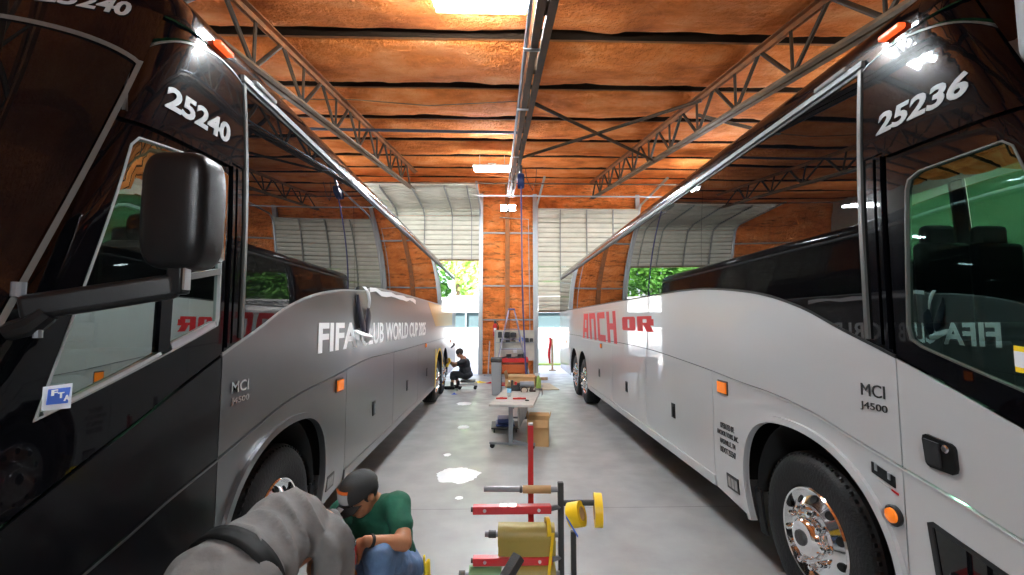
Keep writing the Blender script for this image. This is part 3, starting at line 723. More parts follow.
        for i in range(3): S('vent_slot', 'lens_grey', [(3.82+i*.048, .40), (3.853+i*.048, .40), (3.853+i*.048, .48), (3.82+i*.048, .48)], parent=v, off=.010, depth=.008)
    return co

LC = make_coach(-1, 1.47, .235, 'black and silver coach with mirror arm and a half-peeled wrap, number 25240', 'wrap_grey', 'wrap_grey', 'satin_black', 2.24, 1.40, True)
RC = make_coach(1, 1.97, 0, 'white coach with black roof, red lettering and number 25236', 'white_paint', 'white_paint', 'white_paint', 2.165, 1.48, False)

# ------------------------------------------------------------------ building shell
XW = 8.3; YB = 16.3; YN = -9.0; SL = .149
def roof_z(y): return 1.82+2.66+.04+SL*y
struct(MB().box((0, 3.65, -.1), (2*XW, 25.3, .2)), 'floor', 'concrete', fix=True)
# spray-foamed ceiling: a pillow between each pair of purlins
PUR = [5.42-1.70*k for k in range(8, 0, -1)]+[5.42, 7.10, 8.78, 10.48, 12.2, 13.9, 15.6, 17.3]
def ceiling():
    nx = 210; mb = MB(); ys = []
    for a, b in zip(PUR, PUR[1:]):
        if b > YB+.2: b = YB+.2
        n = 30 if a > 2 else 6
        ys += [(a, b, i/n) for i in range(n)]
    ys.append((PUR[-2], PUR[-1], 1))
    def fn(i, row):
        x = -XW+2*XW*i/nx; a, b, t = ys[row]; y = a+(b-a)*t
        # wavy limits of the foam in front of and behind the purlin
        e0 = .004; e1 = .945+.042*noise.noise(V((x*1.1, a*3, 5)))+.022*noise.noise(V((x*3.5, a*3, 9)))
        if t < e0: s = 0
        elif t > e1: s = 0
        else:
            q = (t-e0)/(e1-e0); s = min(1, (q*(1-q)*16)**.5 if q*(1-q)*16 < 1 else 1)
            s = s*(.72+.28*sin(pi*q))
        n1 = noise.noise(V((x*.8, y*1.4, 3)))*.035+noise.noise(V((x*2.6, y*4.5, 7)))*.02+noise.noise(V((x*7, y*9, 2)))*.008
        z = roof_z(y)+.22-.29*s+(n1 if s > .3 else n1*.2)
        return (x, y, z)
    vs = [fn(i, r) for r in range(len(ys)) for i in range(nx+1)]
    fs = [(r*(nx+1)+i, r*(nx+1)+i+1, (r+1)*(nx+1)+i+1, (r+1)*(nx+1)+i) for r in range(len(ys)-1) for i in range(nx)]
    mb.add(vs, fs)
    o = struct(mb, 'ceiling', 'foam', ang=70, fix=False)
    # roof deck over it so no daylight leaks
    d = MB(); d.add([(-XW-.2, YN-.2, roof_z(YN)+.33), (XW+.2, YN-.2, roof_z(YN)+.33), (XW+.2, YB+.4, roof_z(YB)+.36), (-XW-.2, YB+.4, roof_z(YB)+.36)], [(0, 1, 2, 3)])
    dk = struct(d, 'ceiling_deck', 'foam_steel', fix=False)
    sm = dk.modifiers.new('t', 'SOLIDIFY'); sm.thickness = .08; sm.offset = 1
ceiling()
k_ = 1
for y in PUR[:-1]:
    if y < 1: continue
    struct(MB().box((0, y-.014, roof_z(y)+.10), (2*XW, .016, .22)), f'trim_{k_}', 'purlin_steel'); k_ += 1
    m = MB().box((0, y+.015, roof_z(y)+.0), (2*XW, .045, .012))
    struct(m, f'trim_{k_}', 'foam_steel'); k_ += 1

# walls
def foam_wall(patches, name):
    mb = MB()
    for x0, x1, z0, z1 in patches:
        nx = max(2, int((x1-x0)/.07)); nz = max(2, int((z1-z0)/.07))
        def fn(u, v):
            x = x0+(x1-x0)*u; z = z0+(z1-z0)*v
            b = min(u, 1-u)*(x1-x0); e = 1 if b > .12 else b/.12
            # hollow at girts and columns
            g = min(abs(z-q) for q in (0, 1.9, 3.1, 5.0)); ge = min(1, g/.14)
            cx = min(abs(x-q) for q in (.26, -3, 3.6, -6, 6.4)); ce = min(1, cx/.16)
            s = e*ge**.5*ce**.5
            return V((x, YB-.02-.10*s-noise.noise(V((x*1.5, z*2.2, 4)))*.03-noise.noise(V((x*4, z*9, 8)))*.022, z))
        mb.grid(fn, nx, nz)
    return struct(mb, name, 'foam_wall', ang=70, fix=False)
OL, OR_ = (-4.45, -.68), (1.24, 4.95)
foam_wall([(OL[1], OR_[0], 0, 7.3), (-XW, OL[0], 0, 7.3), (OR_[1], XW, 0, 7.3), (OL[0], OL[1], 4.05, 7.3), (OR_[0], OR_[1], 4.05, 7.3)], 'wall_back')
m = MB()
for x0, x1, z0, z1 in [(OL[1], OR_[0], 0, 7.3), (-XW, OL[0], 0, 7.3), (OR_[1], XW, 0, 7.3), (OL[0], OL[1], 4.05, 7.3), (OR_[0], OR_[1], 4.05, 7.3)]:
    m.box(((x0+x1)/2, YB+.10, (z0+z1)/2), (x1-x0, .12, z1-z0))
struct(m, 'wall_back_cladding', 'galv', fix=False)
for nm, sx in (('left', -1), ('right', 1)):
    struct(MB().box((sx*(XW+.06), 3.65, 3.7), (.12, 25.6, 7.6)), 'wall_'+nm, 'peg')
struct(MB().box((0, YN-.06, 3.0), (2*XW, .12, 6.2)), 'wall_front', 'dark_steel')
# steel on the back wall
n_ = 1
for x in (OL[0], OL[1], OR_[0], OR_[1]):
    struct(MB().box((x, YB-.10, 3.2), (.09, .22, 6.4)).box((x, YB-.22, 3.2), (.15, .02, 6.4)), f'trim_{k_}', 'galv'); k_ += 1
for z in (1.9, 3.1, 5.0):
    for x0, x1 in ((OL[1]+.05, OR_[0]-.05), (-XW, OL[0]-.05), (OR_[1]+.05, XW)):
        struct(MB().box(((x0+x1)/2, YB-.10, z), (x1-x0, .10, .05)), f'trim_{k_}', 'mid_grey'); k_ += 1
struct(MB().box((.26, YB-.12, 3.6), (.14, .10, 7.2)).box((.26, YB-.18, 3.6), (.16, .015, 7.2)), f'trim_{k_}', 'foam_steel'); k_ += 1
struct(MB().box(((OL[0]+OL[1])/2, YB-.14, 4.03), (OL[1]-OL[0], .12, .09)), f'trim_{k_}', 'steel_light'); k_ += 1
struct(MB().box((6.55, 13.0, 6.2), (.06, 5.5, 1.5)), f'trim_{k_}', 'fixture_white'); k_ += 1

# overhead doors: corrugated sections on a path (vertical, curve, horizontal)
def overhead_door(name, x0, x1, zb, zt, nsec, xs):
    root = tag(thing(name, 'pale sectional overhead door', 'door', ((x0+x1)/2, YB-.3, zb)), kind='structure')
    del root['category'], root['label']
    yp = YB-.34; H = .52; r = .35
    zc = zt-r
    def path(s):     # s measured up from the bottom edge
        Lv = zc-zb
        if s < Lv: return (yp, zb+s, 0)
        a = (s-Lv)/r
        if a < pi/2-.06: return (yp-r+r*cos(a), zc+r*sin(a), a)
        q = s-Lv-(pi/2-.06)*r; aa = pi/2-.06
        return (yp-r+r*cos(aa)-q*sin(aa), zc+r*sin(aa)+q*cos(aa), aa)
    for i in range(nsec):
        mb = MB(); s0 = i*H; prof = []
        for k in range(3):
            b = s0+.008+k*(H-.016)/3; h = (H-.016)/3
            prof += [(b, -.01), (b+.02, .035), (b+h*.62, .035), (b+h*.70, -.008), (b+h*.97, -.008)]
        prof = [(s0+.004, -.03)]+prof+[(s0+H-.004, 0), (s0+H-.004, -.03)]
        pts = []
        for s, o in prof:
            y, z, a = path(s); pts.append((y-o*cos(a), z-o*sin(a)))
        n = len(pts); mb.add([(x, y, z) for x in (x0, x1) for y, z in pts], [(j, j+1, n+j+1, n+j) for j in range(n-1)])
        mb.build('door_section', 'door_white', root, ang=25, fix=False)
    for x in xs:
        for i in range(nsec):
            y0, z0, a0 = path(i*H+.01); y1, z1, a1 = path(i*H+H-.01); o = .05
            MB().bar((x, y0-o*cos(a0), z0-o*sin(a0)), (x, y1-o*cos(a1), z1-o*sin(a1)), .085, .03, (1, 0, 0)).build('door_stile', 'door_stile', root)
    MB().box(((x0+x1)/2, yp-.01, zb-.02), (x1-x0, .06, .05)).build('bottom_seal', 'steel_light', root)
    for x in (x0-.04, x1+.04):
        pts = [(x, yp-.04, .1), (x, yp-.04, zc)]+[(x, yp-r+r*cos(a)-.04, zc+r*sin(a)) for a in [.3*q for q in range(1, 5)]]+[(x, 13.1, zt+.12)]
        t = MB()
        for p, q in zip(pts, pts[1:]): t.bar(p, q, .05, .06, (1, 0, 0))
        t.build('door_track', 'galv', root)
    return root
overhead_door('door_1', OL[0]+.04, OL[1]-.06, 4.0, 5.78, 8, (-1.0, -1.68, -2.65, -3.6))
overhead_door('door_2', OR_[0]+.10, OR_[1]-.04, 2.2, 5.95, 7, (2.12, 3.06, 4.0))

# roof trusses
def truss(x, y0, y1, label, phase=0, bc='steel_light'):
    zb = lambda y: 1.82+2.00+SL*y; zt = lambda y: 1.82+2.60+SL*y
    t = thing('roof_truss', label, 'roof truss', (x, (y0+y1)/2, zb((y0+y1)/2)), group='steel roof trusses')
    for nm, z, dz, mt in (('top_chord', zt, 0, 'foam_steel'), ('bottom_chord', zb, 0, bc)):
        m = MB()
        for sx in (-1, 1):
            m.bar((x+sx*.045, y0, z(y0)), (x+sx*.045, y1, z(y1)), .055, .012, (1, 0, 0)) if False else None
            m.bar((x+sx*.05, y0, z(y0)), (x+sx*.05, y1, z(y1)), .07, .012)
            m.bar((x+sx*.02, y0, z(y0)+(.03 if nm == 'bottom_chord' else -.03)), (x+sx*.02, y1, z(y1)+(.03 if nm == 'bottom_chord' else -.03)), .012, .07)
        m.build(nm, mt, t, fix=False)
    p = 1.22; y = y0+phase
    while y+p <= y1+.01:
        a = (x, y, zb(y)+.02); b = (x, y+p*.5, zt(y+p*.5)-.02); c = (x, y+p, zb(y+p)+.02)
        MB().tube([a, b], .026, 6).build('web_bar', 'steel', t); MB().tube([b, c], .026, 6).build('web_bar', 'steel', t)
        MB().tube([(x, y, zb(y)+.02), (x, y, zt(y)-.02)], .020, 6).build('web_bar', 'steel', t)
        y += p
    return t
truss(-2.67, -2.5, 14.1, 'steel roof truss over the black and silver coach')
truss(.37, -2.5, 15.6, 'steel roof truss down the middle of the aisle, with conduit clipped to it', bc='steel')
truss(3.26, -2.5, 16.0, 'steel roof truss over the white coach')
# conduit on the middle truss
o = thing('conduit', 'thin grey conduit run along the middle roof truss', 'pipe', (.30, 8, 1.82+1.99+SL*8))
MB().tube([(.24, y, 1.82+2.02+SL*y) for y in (2.5, 8, 15.5)], .018, 8).build('conduit_pipe', 'blue_pipe', o)
for y in (4.2, 6.0, 9.0, 12.0):
    MB().box((.30, y, 1.82+1.98+SL*y), (.16, .04, .012)).build('strap', 'mid_grey', o)
# cross bracing between middle and right trusses
zb = lambda y: 1.82+2.0+SL*y; zt = lambda y: 1.82+2.6+SL*y
for i, (a, b, lb) in enumerate((((.40, 7.0, zt(7.0)-.12), (3.22, 9.3, zb(9.3)+.0), 'dark brace rod dropping to the right between middle and right trusses'), ((.40, 9.3, zb(9.3)+.02), (3.22, 7.0, zt(7.0)-.1), 'dark brace rod rising to the right between middle and right trusses'), ((3.3, 7.3, zt(7.3)-.25), (5.2, 8.0, zt(8)-.4), 'short dark brace rod over the white coach, right of the right truss'))):
    tag(MB().tube([a, b], .030, 8).build('brace_rod', 'steel', None), lb, 'brace', 'cross bracing rods')
tag(MB().tube([(-5.5, 8.6, 1.82+2.42+SL*8.6), (.33, 8.75, 1.82+2.42+SL*8.75)], .028, 10).build('water_pipe', 'blue_pipe'), 'blue-grey pipe across the ceiling left of the middle truss', 'pipe')
tag(MB().tube([(-6, 12.9, 5.80), (6, 12.9, 5.80)], .022, 8).build('ceiling_pipe', 'steel'), 'dark thin pipe across the hall in front of the doors', 'pipe')
tag(MB().tube([(-.72, 13.2, 5.52), (5.0, 13.2, 5.52)], .024, 8).build('door_shaft', 'galv'), 'pale shaft pipe running right above the half-open door', 'pipe')
tag(MB().tube([(-5, 7.5, 5.55), (-2.4, 7.4, 5.50), (-1.2, 7.45, 5.44), (.3, 7.5, 5.56)], .008, 6).build('cable', 'steel_light'), 'thin slack cable under the ceiling left of the middle truss', 'cable')

# lights
def tube_light(x, y, z, label, first=[None]):
    if first[0] is None:
        t = thing('ceiling_light', label, 'light', (0, 0, 0), group='twin tube ceiling lights')
        MB().box((0, 0, .06), (.92, .38, .05)).box((0, 0, .10), (.2, .2, .06)).build('housing', 'fixture_white', t)
        for sy in (-1, 1):
            MB().tube([(-.43, sy*.15, 0), (.43, sy*.15, 0)], .032, 12).build('tube', 'tube', t)
        for sx in (-1, 1): MB().tube([(sx*.3, 0, .1), (sx*.3, 0, .34)], .006, 6).build('hanger', 'galv', t)
        first[0] = t
    else: t = copy_tree(first[0]); t['label'] = label
    t.location = (x, y, z); t.rotation_euler.x = math.atan(SL); return t
tube_light(-.19, 4.10, 4.84, 'nearest twin tube ceiling light, over the aisle at the top edge')
tube_light(-.20, 10.9, 5.53, 'twin tube ceiling light left of the middle truss, towards the doors')
for x, nm in ((-5.6, 'black and silver'), (5.6, 'white')):
    for y, w in ((4.6, 'front half'), (11.5, 'rear half')):
        tube_light(x, y, roof_z(y)-1.0, f'added twin tube light beyond the {nm} coach, above its {w}')  # unseen lamps added over the side bays, hung low to brighten the ceiling
t = thing('flood_light', 'twin square flood light high on the orange pier', 'light', (.28, YB-.25, 5.85))
MB().box((.28, YB-.20, 5.85), (.12, .12, .14)).build('bracket', 'grey_plastic', t)
for sx in (-1, 1):
    h = MB().box((.28+sx*.15, YB-.34, 5.85), (.25, .08, .25)).build('lamp_head', 'grey_plastic', t, bevel=.015)
    MB().box((.28+sx*.15, YB-.385, 5.85), (.20, .012, .20)).build('lens', 'flood', h)

tube_light(-.2, -3.6, roof_z(-3.6)-.30, 'added twin tube fill light behind the camera over the aisle')  # unseen lamp added to brighten the people and rack in front
# hose reel and hose
t = thing('hose_reel', 'dark blue hose reel hanging from the middle truss', 'hose reel', (.46, 10.0, zb(10)-.55))
MB().lathe([(.16, -.07), (.17, -.05), (.17, .05), (.16, .07)], (.46, 10, zb(10)-.35), (1, 0, 0), 24).ell((.46, 10, zb(10)-.35), (.07, .15, .15)).build('reel_case', 'blue_reel', t)
MB().box((.46, 10, zb(10)-.1), (.06, .05, .22)).build('hanger', 'grey_steel', t)
tag(MB().tube(smooth_curve([(.46, 9.9, zb(10)-.5), (.47, 9.9, 4), (.49, 9.9, 2.4), (.55, 9.92, .95), (.58, 9.95, .3), (.62, 9.98, .02)], 6), .016, 8).build('air_hose', 'blue_hose'), 'purple-blue air hose hanging straight down from the reel', 'hose')
tag(MB().tube([(.56, 9.9, zb(10)-.1), (.58, 9.9, 5.0), (.72, 10.0, 4.75), (.8, 10.1, 5.0), (.83, 10.2, zb(10))], .007, 6).build('cord', 'dark_steel'), 'thin black looped cord right of the hose reel', 'cord')
tag(MB().tube([(-.02, 15.9, 5.5), (1.0, 15.95, 5.45), (1.02, 15.95, 3.6), (1.05, 15.95, .5)], .014, 8).build('wall_conduit', 'galv'), 'thin grey conduit down the right edge of the orange pier', 'pipe')

# ------------------------------------------------------------------ yard
struct(MB().box((0, 31.4, -.12), (60, 30.2, .2)), 'ground_yard', 'yard')
struct(MB().box((0, -24.2, -.14), (60, 30.2, .2)), 'ground_apron', 'yard')
struct(MB().box((0, 20.2, .77), (40, .2, 1.54)), 'wall_yard', 'yard_wall')
f = thing('fence', 'dark green-grey screen fence on the white yard wall', 'fence', (0, 20.2, 1.54))
MB().box((0, 20.2, 1.90), (40, .02, .66)).build('screen', 'fence_mesh', f)
for x in range(-9, 10):
    MB().box((x*1.5, 20.15, 1.9), (.05, .05, .74)).build('post', 'mid_grey', f)
MB().box((0, 20.15, 2.25), (40, .04, .04)).build('rail', 'mid_grey', f)
struct(MB().box((1.8, 19.7, .02), (3.0, .5, .05)), 'ground_verge', 'lime')
bl = thing('outbuilding', 'low white building beyond the fence', 'building', (-2, 26, 0))
MB().box((-4, 27, 1.55), (24, 5, 3.1)).build('building_wall', 'yard_wall', bl)
MB().box((-4, 27, 3.15), (24.4, 5.4, .12)).build('roof', 'fixture_white', bl)
def tree(x, y, h, r, label, mt, seed):
    rnd = random.Random(seed); t = thing('tree', label, 'tree', (x, y, 0), group='trees beyond the yard')
    MB().tube([(x, y, 0), (x+.1, y, h*.3), (x, y+.1, h*.7)], [.2, .16, .08], 8).build('trunk', 'bark', t)
    mb = MB(); cl = []
    for i in range(26):
        a = rnd.uniform(0, 2*pi); rr = r*sqrt(rnd.random())*.8; cl.append((V((x+rr*cos(a), y+rr*sin(a), h*(.34+.62*rnd.random()))), r*rnd.uniform(.22, .42)))
    for c, cr in cl:
        for j in range(150):
            d = V((rnd.gauss(0, 1), rnd.gauss(0, 1), rnd.gauss(0, 1))).normalized(); p = c+d*cr*rnd.uniform(.75, 1.05)
            n = (d+V((rnd.gauss(0, .5), rnd.gauss(0, .5), rnd.gauss(0, .5)))).normalized(); u = n.orthogonal().normalized(); w = n.cross(u); s = rnd.uniform(.07, .15)*r*.55
            mb.add([p+u*s, p+w*s*.6, p-u*s, p-w*s*.6], [(0, 1, 2, 3)])
    mb.build('crown', mt, t, fix=False, smooth=False)
for a in ((-3.2, 34, 9.5, 3.6, 'broad leafy tree seen high in the left doorway', 'leaf_light', 1), (-7.5, 33, 8.5, 3.4, 'tree further left beyond the left doorway', 'leaf', 2), (-12, 34, 9, 3.6, 'tree far out to the left beyond the yard', 'leaf', 3), (3.5, 34, 8.5, 3.3, 'tree straight behind the half-open right door', 'leaf', 4), (8, 33, 9, 3.6, 'tree to the right beyond the right doorway', 'leaf_light', 5), (13, 34, 9, 3.6, 'tree far out to the right beyond the yard', 'leaf', 6), (-17, 34, 9, 3.6, 'outermost tree to the left beyond the yard', 'leaf', 7)):
    tree(*a)
# post with a red cloth outside the right doorway
t = thing('wooden_post', 'thin wooden post standing in the right doorway', 'post', (1.98, 17.4, 0))
MB().box((1.98, 17.4, .60), (.07, .05, 1.2)).build('post_shaft', 'wood', t); MB().box((1.98, 17.4, .01), (.25, .2, .03)).build('foot', 'wood', t)
rg = MB().grid(lambda u, v: V((1.84+.10*u*(1-.5*v)+.02*sin(7*v), 17.36+.02*sin(9*u+5*v), 1.25-1.0*v)), 8, 16).build('red_cloth', 'letter_red', None, fix=False)
rg.modifiers.new('t', 'SOLIDIFY').thickness = .02; tag(rg, 'long red cloth draped on the wooden post in the right doorway', 'cloth')

# ------------------------------------------------------------------ workshop things by the pier
def ladder():
    t = thing('step_ladder', 'aluminium A-frame step ladder in front of the orange pier', 'ladder', (.35, 15.1, 0))
    top = 2.22; cx = .38; y0 = 15.1
    for nm, dy in (('front_rail', -.55), ('rear_rail', .45)):
        for sx in (-1, 1):
            MB().bar((cx+sx*.58, y0+dy, 0), (cx+sx*.09, y0+dy*.04, top), .085, .04, (1, 0, 0)).build(nm, 'ladder_metal', t)
    for k in range(1, 7):
        f_ = k/7; z = top*f_; w = .58-.49*f_; y = y0-.55*(1-f_)
        MB().box((cx, y, z), (2*w, .10, .03)).build('step', 'ladder_metal', t)
    for k in (1, 3, 5):
        f_ = k/7; MB().bar((cx-(.58-.49*f_), y0+.45*(1-f_), top*f_), (cx+.58-.49*f_, y0+.45*(1-f_), top*f_), .03, .02).build('brace', 'galv', t)
    MB().box((cx, y0, top+.02), (.22, .20, .05)).build('top_cap', 'blue_hose', t, bevel=.01)
ladder()
t = thing('fire_extinguisher', 'red fire extinguisher hung on the left of the orange pier', 'fire extinguisher', (-.17, 16.05, 1.3))
MB().lathe([(.0, 0), (.07, .0), (.08, .02), (.08, .36), (.06, .42), (.025, .45), (.0, .46)], (-.17, 16.03, 1.32), (0, 0, 1), 18).build('cylinder', 'red_plastic', t)
MB().box((-.17, 16.02, 1.82), (.07, .05, .10)).bar((-.17, 16.0, 1.86), (-.06, 15.98, 1.84), .02, .02).build('valve', 'dark_steel', t)
MB().tube([(-.13, 16, 1.82), (-.06, 15.98, 1.7), (-.07, 15.98, 1.45)], .012, 8).build('hose', 'dark_steel', t)
MB().box((-.17, 15.945, 1.55), (.09, .005, .12)).build('tag', 'fixture_white', t); MB().box((-.17, 16.12, 1.62), (.05, .10, .10)).build('bracket', 'dark_steel', t)
# tool board
t = thing('tool_board', 'pale tool board behind the ladder with black tools in two rows', 'tool board', (.52, 15.85, .5))
MB().box((.52, 15.85, 1.02), (1.42, .04, 1.04)).build('board', 'peg', t)
for x in (-.17, 1.21): MB().box((x, 15.85, .77), (.05, .06, 1.54)).build('board_leg', 'mid_grey', t)
MB().box((.52, 15.79, 1.12), (1.3, .1, .03)).build('ledge', 'mid_grey', t)
rnd = random.Random(5)
for i, (x, z, w, h) in enumerate([(.0, 1.38, .14, .2), (.24, 1.38, .2, .18), (.46, 1.38, .2, .16), (.05, 1.19, .12, .12), (.27, 1.2, .15, .14), (.48, 1.2, .12, .13), (.92, 1.2, .14, .14), (1.08, 1.2, .12, .12)]):
    o = MB().box((x, 15.77, z), (w, .08, h)).box((x, 15.76, z+h*.3), (w*.5, .1, h*.5)).build('tool_case', 'dark_steel', None, bevel=.008)
    tag(o, ['wide', 'small'][i > 2]+' black tool case on the tool board'+[', top row leftmost', ', top row in the middle', ', top row beside the ladder leg', ', second row leftmost', ', second row second', ', second row third', ', left of the blue one', ', second row rightmost'][i], 'tool case', 'black cases on the tool board')
tag(MB().box((.72, 15.77, 1.22), (.14, .08, .14)).tube([(.72, 15.77, 1.28), (.72, 15.77, 1.33)], .03, 8).build('tool_case', 'sticker_blue', None, bevel=.01), 'blue tool case on the tool board', 'tool case', 'black cases on the tool board') 
tag(MB().box((.52, 15.74, .85), (.13, .012, .17)).build('paper_sheet', 'fixture_white'), 'white sheet of paper pinned low on the tool board', 'paper')
# grey cart with red tray
t = thing('tool_cart', 'grey tool cart with a red top tray', 'cart', (.34, 12.1, 0))
MB().box((.36, 12.1, .80), (.72, .52, .03)).box((.36, 11.83, .84), (.74, .02, .10)).box((.36, 12.37, .84), (.74, .02, .10)).box((0, 12.1, .84), (.02, .54, .10)).box((.72, 12.1, .84), (.02, .54, .10)).build('tray', 'red_plastic', t)
for sx in (.02, .70):
    for sy in (11.87, 12.33): MB().box((sx, sy, .46), (.05, .05, .72)).build('upright', 'dark_steel', t); MB().lathe([(.0, -.02), (.05, -.02), (.05, .02), (0, .02)], (sx, sy, .05), (1, 0, 0), 14).build('caster', 'rubber', t)
MB().box((.36, 12.1, .62), (.60, .44, .22)).build('drawer_unit', 'orange_plastic', t, bevel=.01); MB().box((.36, 12.1, .2), (.70, .5, .03)).build('shelf', 'red_plastic', t)
for i, (x, y, a, L, mt) in enumerate([(.1, 12.0, .4, .28, 'dark_steel'), (.22, 12.1, 1.2, .22, 'grey_steel'), (.36, 11.95, -.3, .32, 'dark_steel'), (.5, 12.1, .9, .22, 'grey_steel'), (.6, 12.0, 2.2, .2, 'dark_steel')]):
    d = V((cos(a), sin(a)*.4, 0)); c = V((x, y, .87))
    m = MB().tube([c-d*L/2+V((0, 0, .0)), c+d*L/2+V((0, 0, .06))], [.025, .018], 8).box(c+d*L*.5+V((0, 0, .07)), (.10, .08, .09), (0, 0, a))
    tag(m.build('hand_tool', mt, None), ['dark power tool at the left end of the red tray', 'grey wrench lying second from left on the red tray', 'long dark tool in the middle of the red tray', 'grey tool right of the middle of the red tray', 'dark tool at the right end of the red tray'][i], 'tool', 'tools heaped on the red tray')
t = thing('waste_bin', 'tall grey bin with a black lid beside the tool cart', 'bin', (-.09, 11.7, 0))
m = MB(); m.add([(-.20, 11.45, .02), (.02, 11.45, .02), (.02, 11.85, .02), (-.20, 11.85, .02), (-.22, 11.42, .82), (.04, 11.42, .82), (.04, 11.88, .82), (-.22, 11.88, .82)], [(0, 1, 2, 3), (0, 4, 5, 1), (1, 5, 6, 2), (2, 6, 7, 3), (3, 7, 4, 0), (4, 7, 6, 5)])
m.build('bin_body', 'mid_grey', t, bevel=.015); MB().box((-.09, 11.65, .87), (.28, .48, .10)).build('lid', 'dark_steel', t, bevel=.02)

# table (rotated a little)
TR = R(-9); TO = V((.32, 7.62, 0)); TM = Matrix.Rotation(TR, 4, 'Z')
TZ = .655
t = thing('work_table', 'narrow grey work table on a wheeled steel frame', 'table', TO, TR, local=True)
MB().box((0, 0, TZ-.02), (.64, 2.1, .035)).build('tabletop', 'tabletop', t, bevel=.006)
for y in (-.9, .9):
    MB().box((-.02 if y < 0 else .0, y, .34), (.06, .05, .58)).build('leg', 'grey_steel', t)
    MB().box((0, y, .075), (.66, .05, .03)).build('foot_bar', 'grey_steel', t)
    for x in (-.29, .29):
        MB().lathe([(.0, -.015), (.035, -.015), (.035, .015), (0, .015)], (x, y, .036), (0, 1, 0), 14).build('caster', 'rubber', t)
    MB().bar((.02, y, .12), (.20, y, .08), .025, .025).build('strut', 'grey_steel', t)
MB().box((0, 0, .59), (.05, 1.8, .05)).build('rail', 'grey_steel', t)
MB().box((.06, .0, .40), (.03, 1.2, .36)).build('apron_board', 'tabletop', t)
def on_table(x, y, z=0): return TM @ V((x, y, TZ+z))+TO
# things on the table
def wbox(name, c, d, rz, mt, label, cat, flaps=True, group=None):
    t = thing(name, label, cat, c, rz, group, local=True); w, l, h = d; th = .006
    MB().box((0, -l/2, h/2), (w, th, h)).box((0, l/2, h/2), (w, th, h)).box((-w/2, 0, h/2), (th, l, h)).box((w/2, 0, h/2), (th, l, h)).box((0, 0, th/2), (w, l, th)).build('carton', mt, t, fix=False)
    if flaps:
        for q, (cx, cy, rx, ry, sw, sl) in enumerate(((0, -l/2, R(75), 0, w, l*.35), (0, l/2, R(15), 0, w, l*.35), (-w/2, 0, 0, R(78), w*.25, l), (w/2, 0, 0, R(-65), w*.25, l))):
            rot = Euler((rx, ry, 0)).to_matrix(); off = rot @ V((0, -sl/2 if cy < 0 else (sl/2 if cy > 0 else 0), 0)) if rx else rot @ V((-sw/2 if cx < 0 else sw/2, 0, 0))
            MB().box(V((cx, cy, h))+off, (sw, sl, .005), rot).build('flap', mt, t)
    return t
p = on_table(-.06, .78)
wbox('cardboard_box', p, (.52, .36, .15), TR, 'card', 'open cardboard box on the far end of the work table', 'box')
p = on_table(-.12, -.35)
t = thing('water_bottle', 'clear plastic water bottle with a blue label on the work table', 'bottle', p)
MB().lathe([(.0, 0), (.033, .0), (.036, .02), (.036, .14), (.03, .18), (.015, .215), (.014, .235)], p, n=18).build('bottle_body', 'bottle', t)
MB().lathe([(.0365, .06), (.0365, .12)], p, n=18).build('label_band', 'clear_blue', t); MB().lathe([(.016, .225), (.016, .25), (0, .25)], p, n=12).build('bottle_cap', 'white_plastic', t)
for i, (x, y, L, lb) in enumerate(((-.20, -.62, .17, 'red level bar lying left of the bottle'), (.07, -.60, .20, 'red pry bar lying right of the bottle'))):
    p = on_table(x, y, .012); m = MB().box(p, (L, .035, .024), (0, 0, .05)).box(p+V((0, 0, .013)), (L*.3, .02, .006), (0, 0, .05))
    tag(m.build('red_bar', 'red_plastic', None, bevel=.003), lb, 'tool', 'red bars on the table')
p = on_table(.12, .18)
t = thing('power_drill', 'grey and black power tool with its cable on the work table', 'power tool', p)
MB().tube([p+V((-.13, 0, .12)), p+V((.10, .02, .11))], [.05, .06], 14).build('motor_body', 'grey_steel', t); MB().box(p+V((.07, .0, .06)), (.06, .07, .12), (0, .25, 0)).box(p+V((.08, 0, .012)), (.11, .09, .025)).build('grip', 'dark_steel', t, bevel=.01)
MB().tube([p+V((-.13, 0, .12)), p+V((-.18, -.0, .12))], [.03, .02], 10).build('chuck', 'dark_steel', t); MB().lathe([(.05, 0), (.06, .01), (.06, .03), (.05, .04)], p+V((-.06, -.07, .03)), (0, 1, 0), 16).build('cable_coil', 'dark_steel', t)
p = on_table(-.09, .25)
t = thing('tape_gun', 'black clamp with a red knob standing on the work table', 'tool', p)
MB().box(p+V((0, 0, .05)), (.16, .06, .10)).box(p+V((-.06, 0, .13)), (.04, .05, .10)).build('clamp_body', 'dark_steel', t, bevel=.01); MB().lathe([(0, 0), (.022, 0), (.022, .05), (0, .055)], p+V((0, 0, .10)), n=12).build('knob', 'red_plastic', t)
p = on_table(.27, .62)
t = thing('spray_bottle', 'yellow-green spray bottle at the far right corner of the table', 'bottle', p)
MB().lathe([(0, 0), (.045, 0), (.045, .15), (.02, .2), (.015, .22)], p, n=16).build('bottle_body', 'lime', t); MB().box(p+V((-.02, 0, .24)), (.09, .03, .04)).build('trigger', 'white_plastic', t)
tag(MB().lathe([(0, 0), (.03, 0), (.03, .012), (.018, .016), (0, .016)], on_table(.20, -.72), n=16).build('tape_roll', 'dark_steel'), 'small dark disc near the right edge of the table', 'disc')
tag(MB().grid(lambda u, v: on_table(.22+.13*u, .30+.25*v, .004+.0*u) if u < .8 else on_table(.345+.004*v, .30+.25*v, -.10*(u-.8)/.2), 10, 6).build('rag', 'grey_cloth', None, fix=False), 'grey rag hanging over the right edge of the table', 'rag')
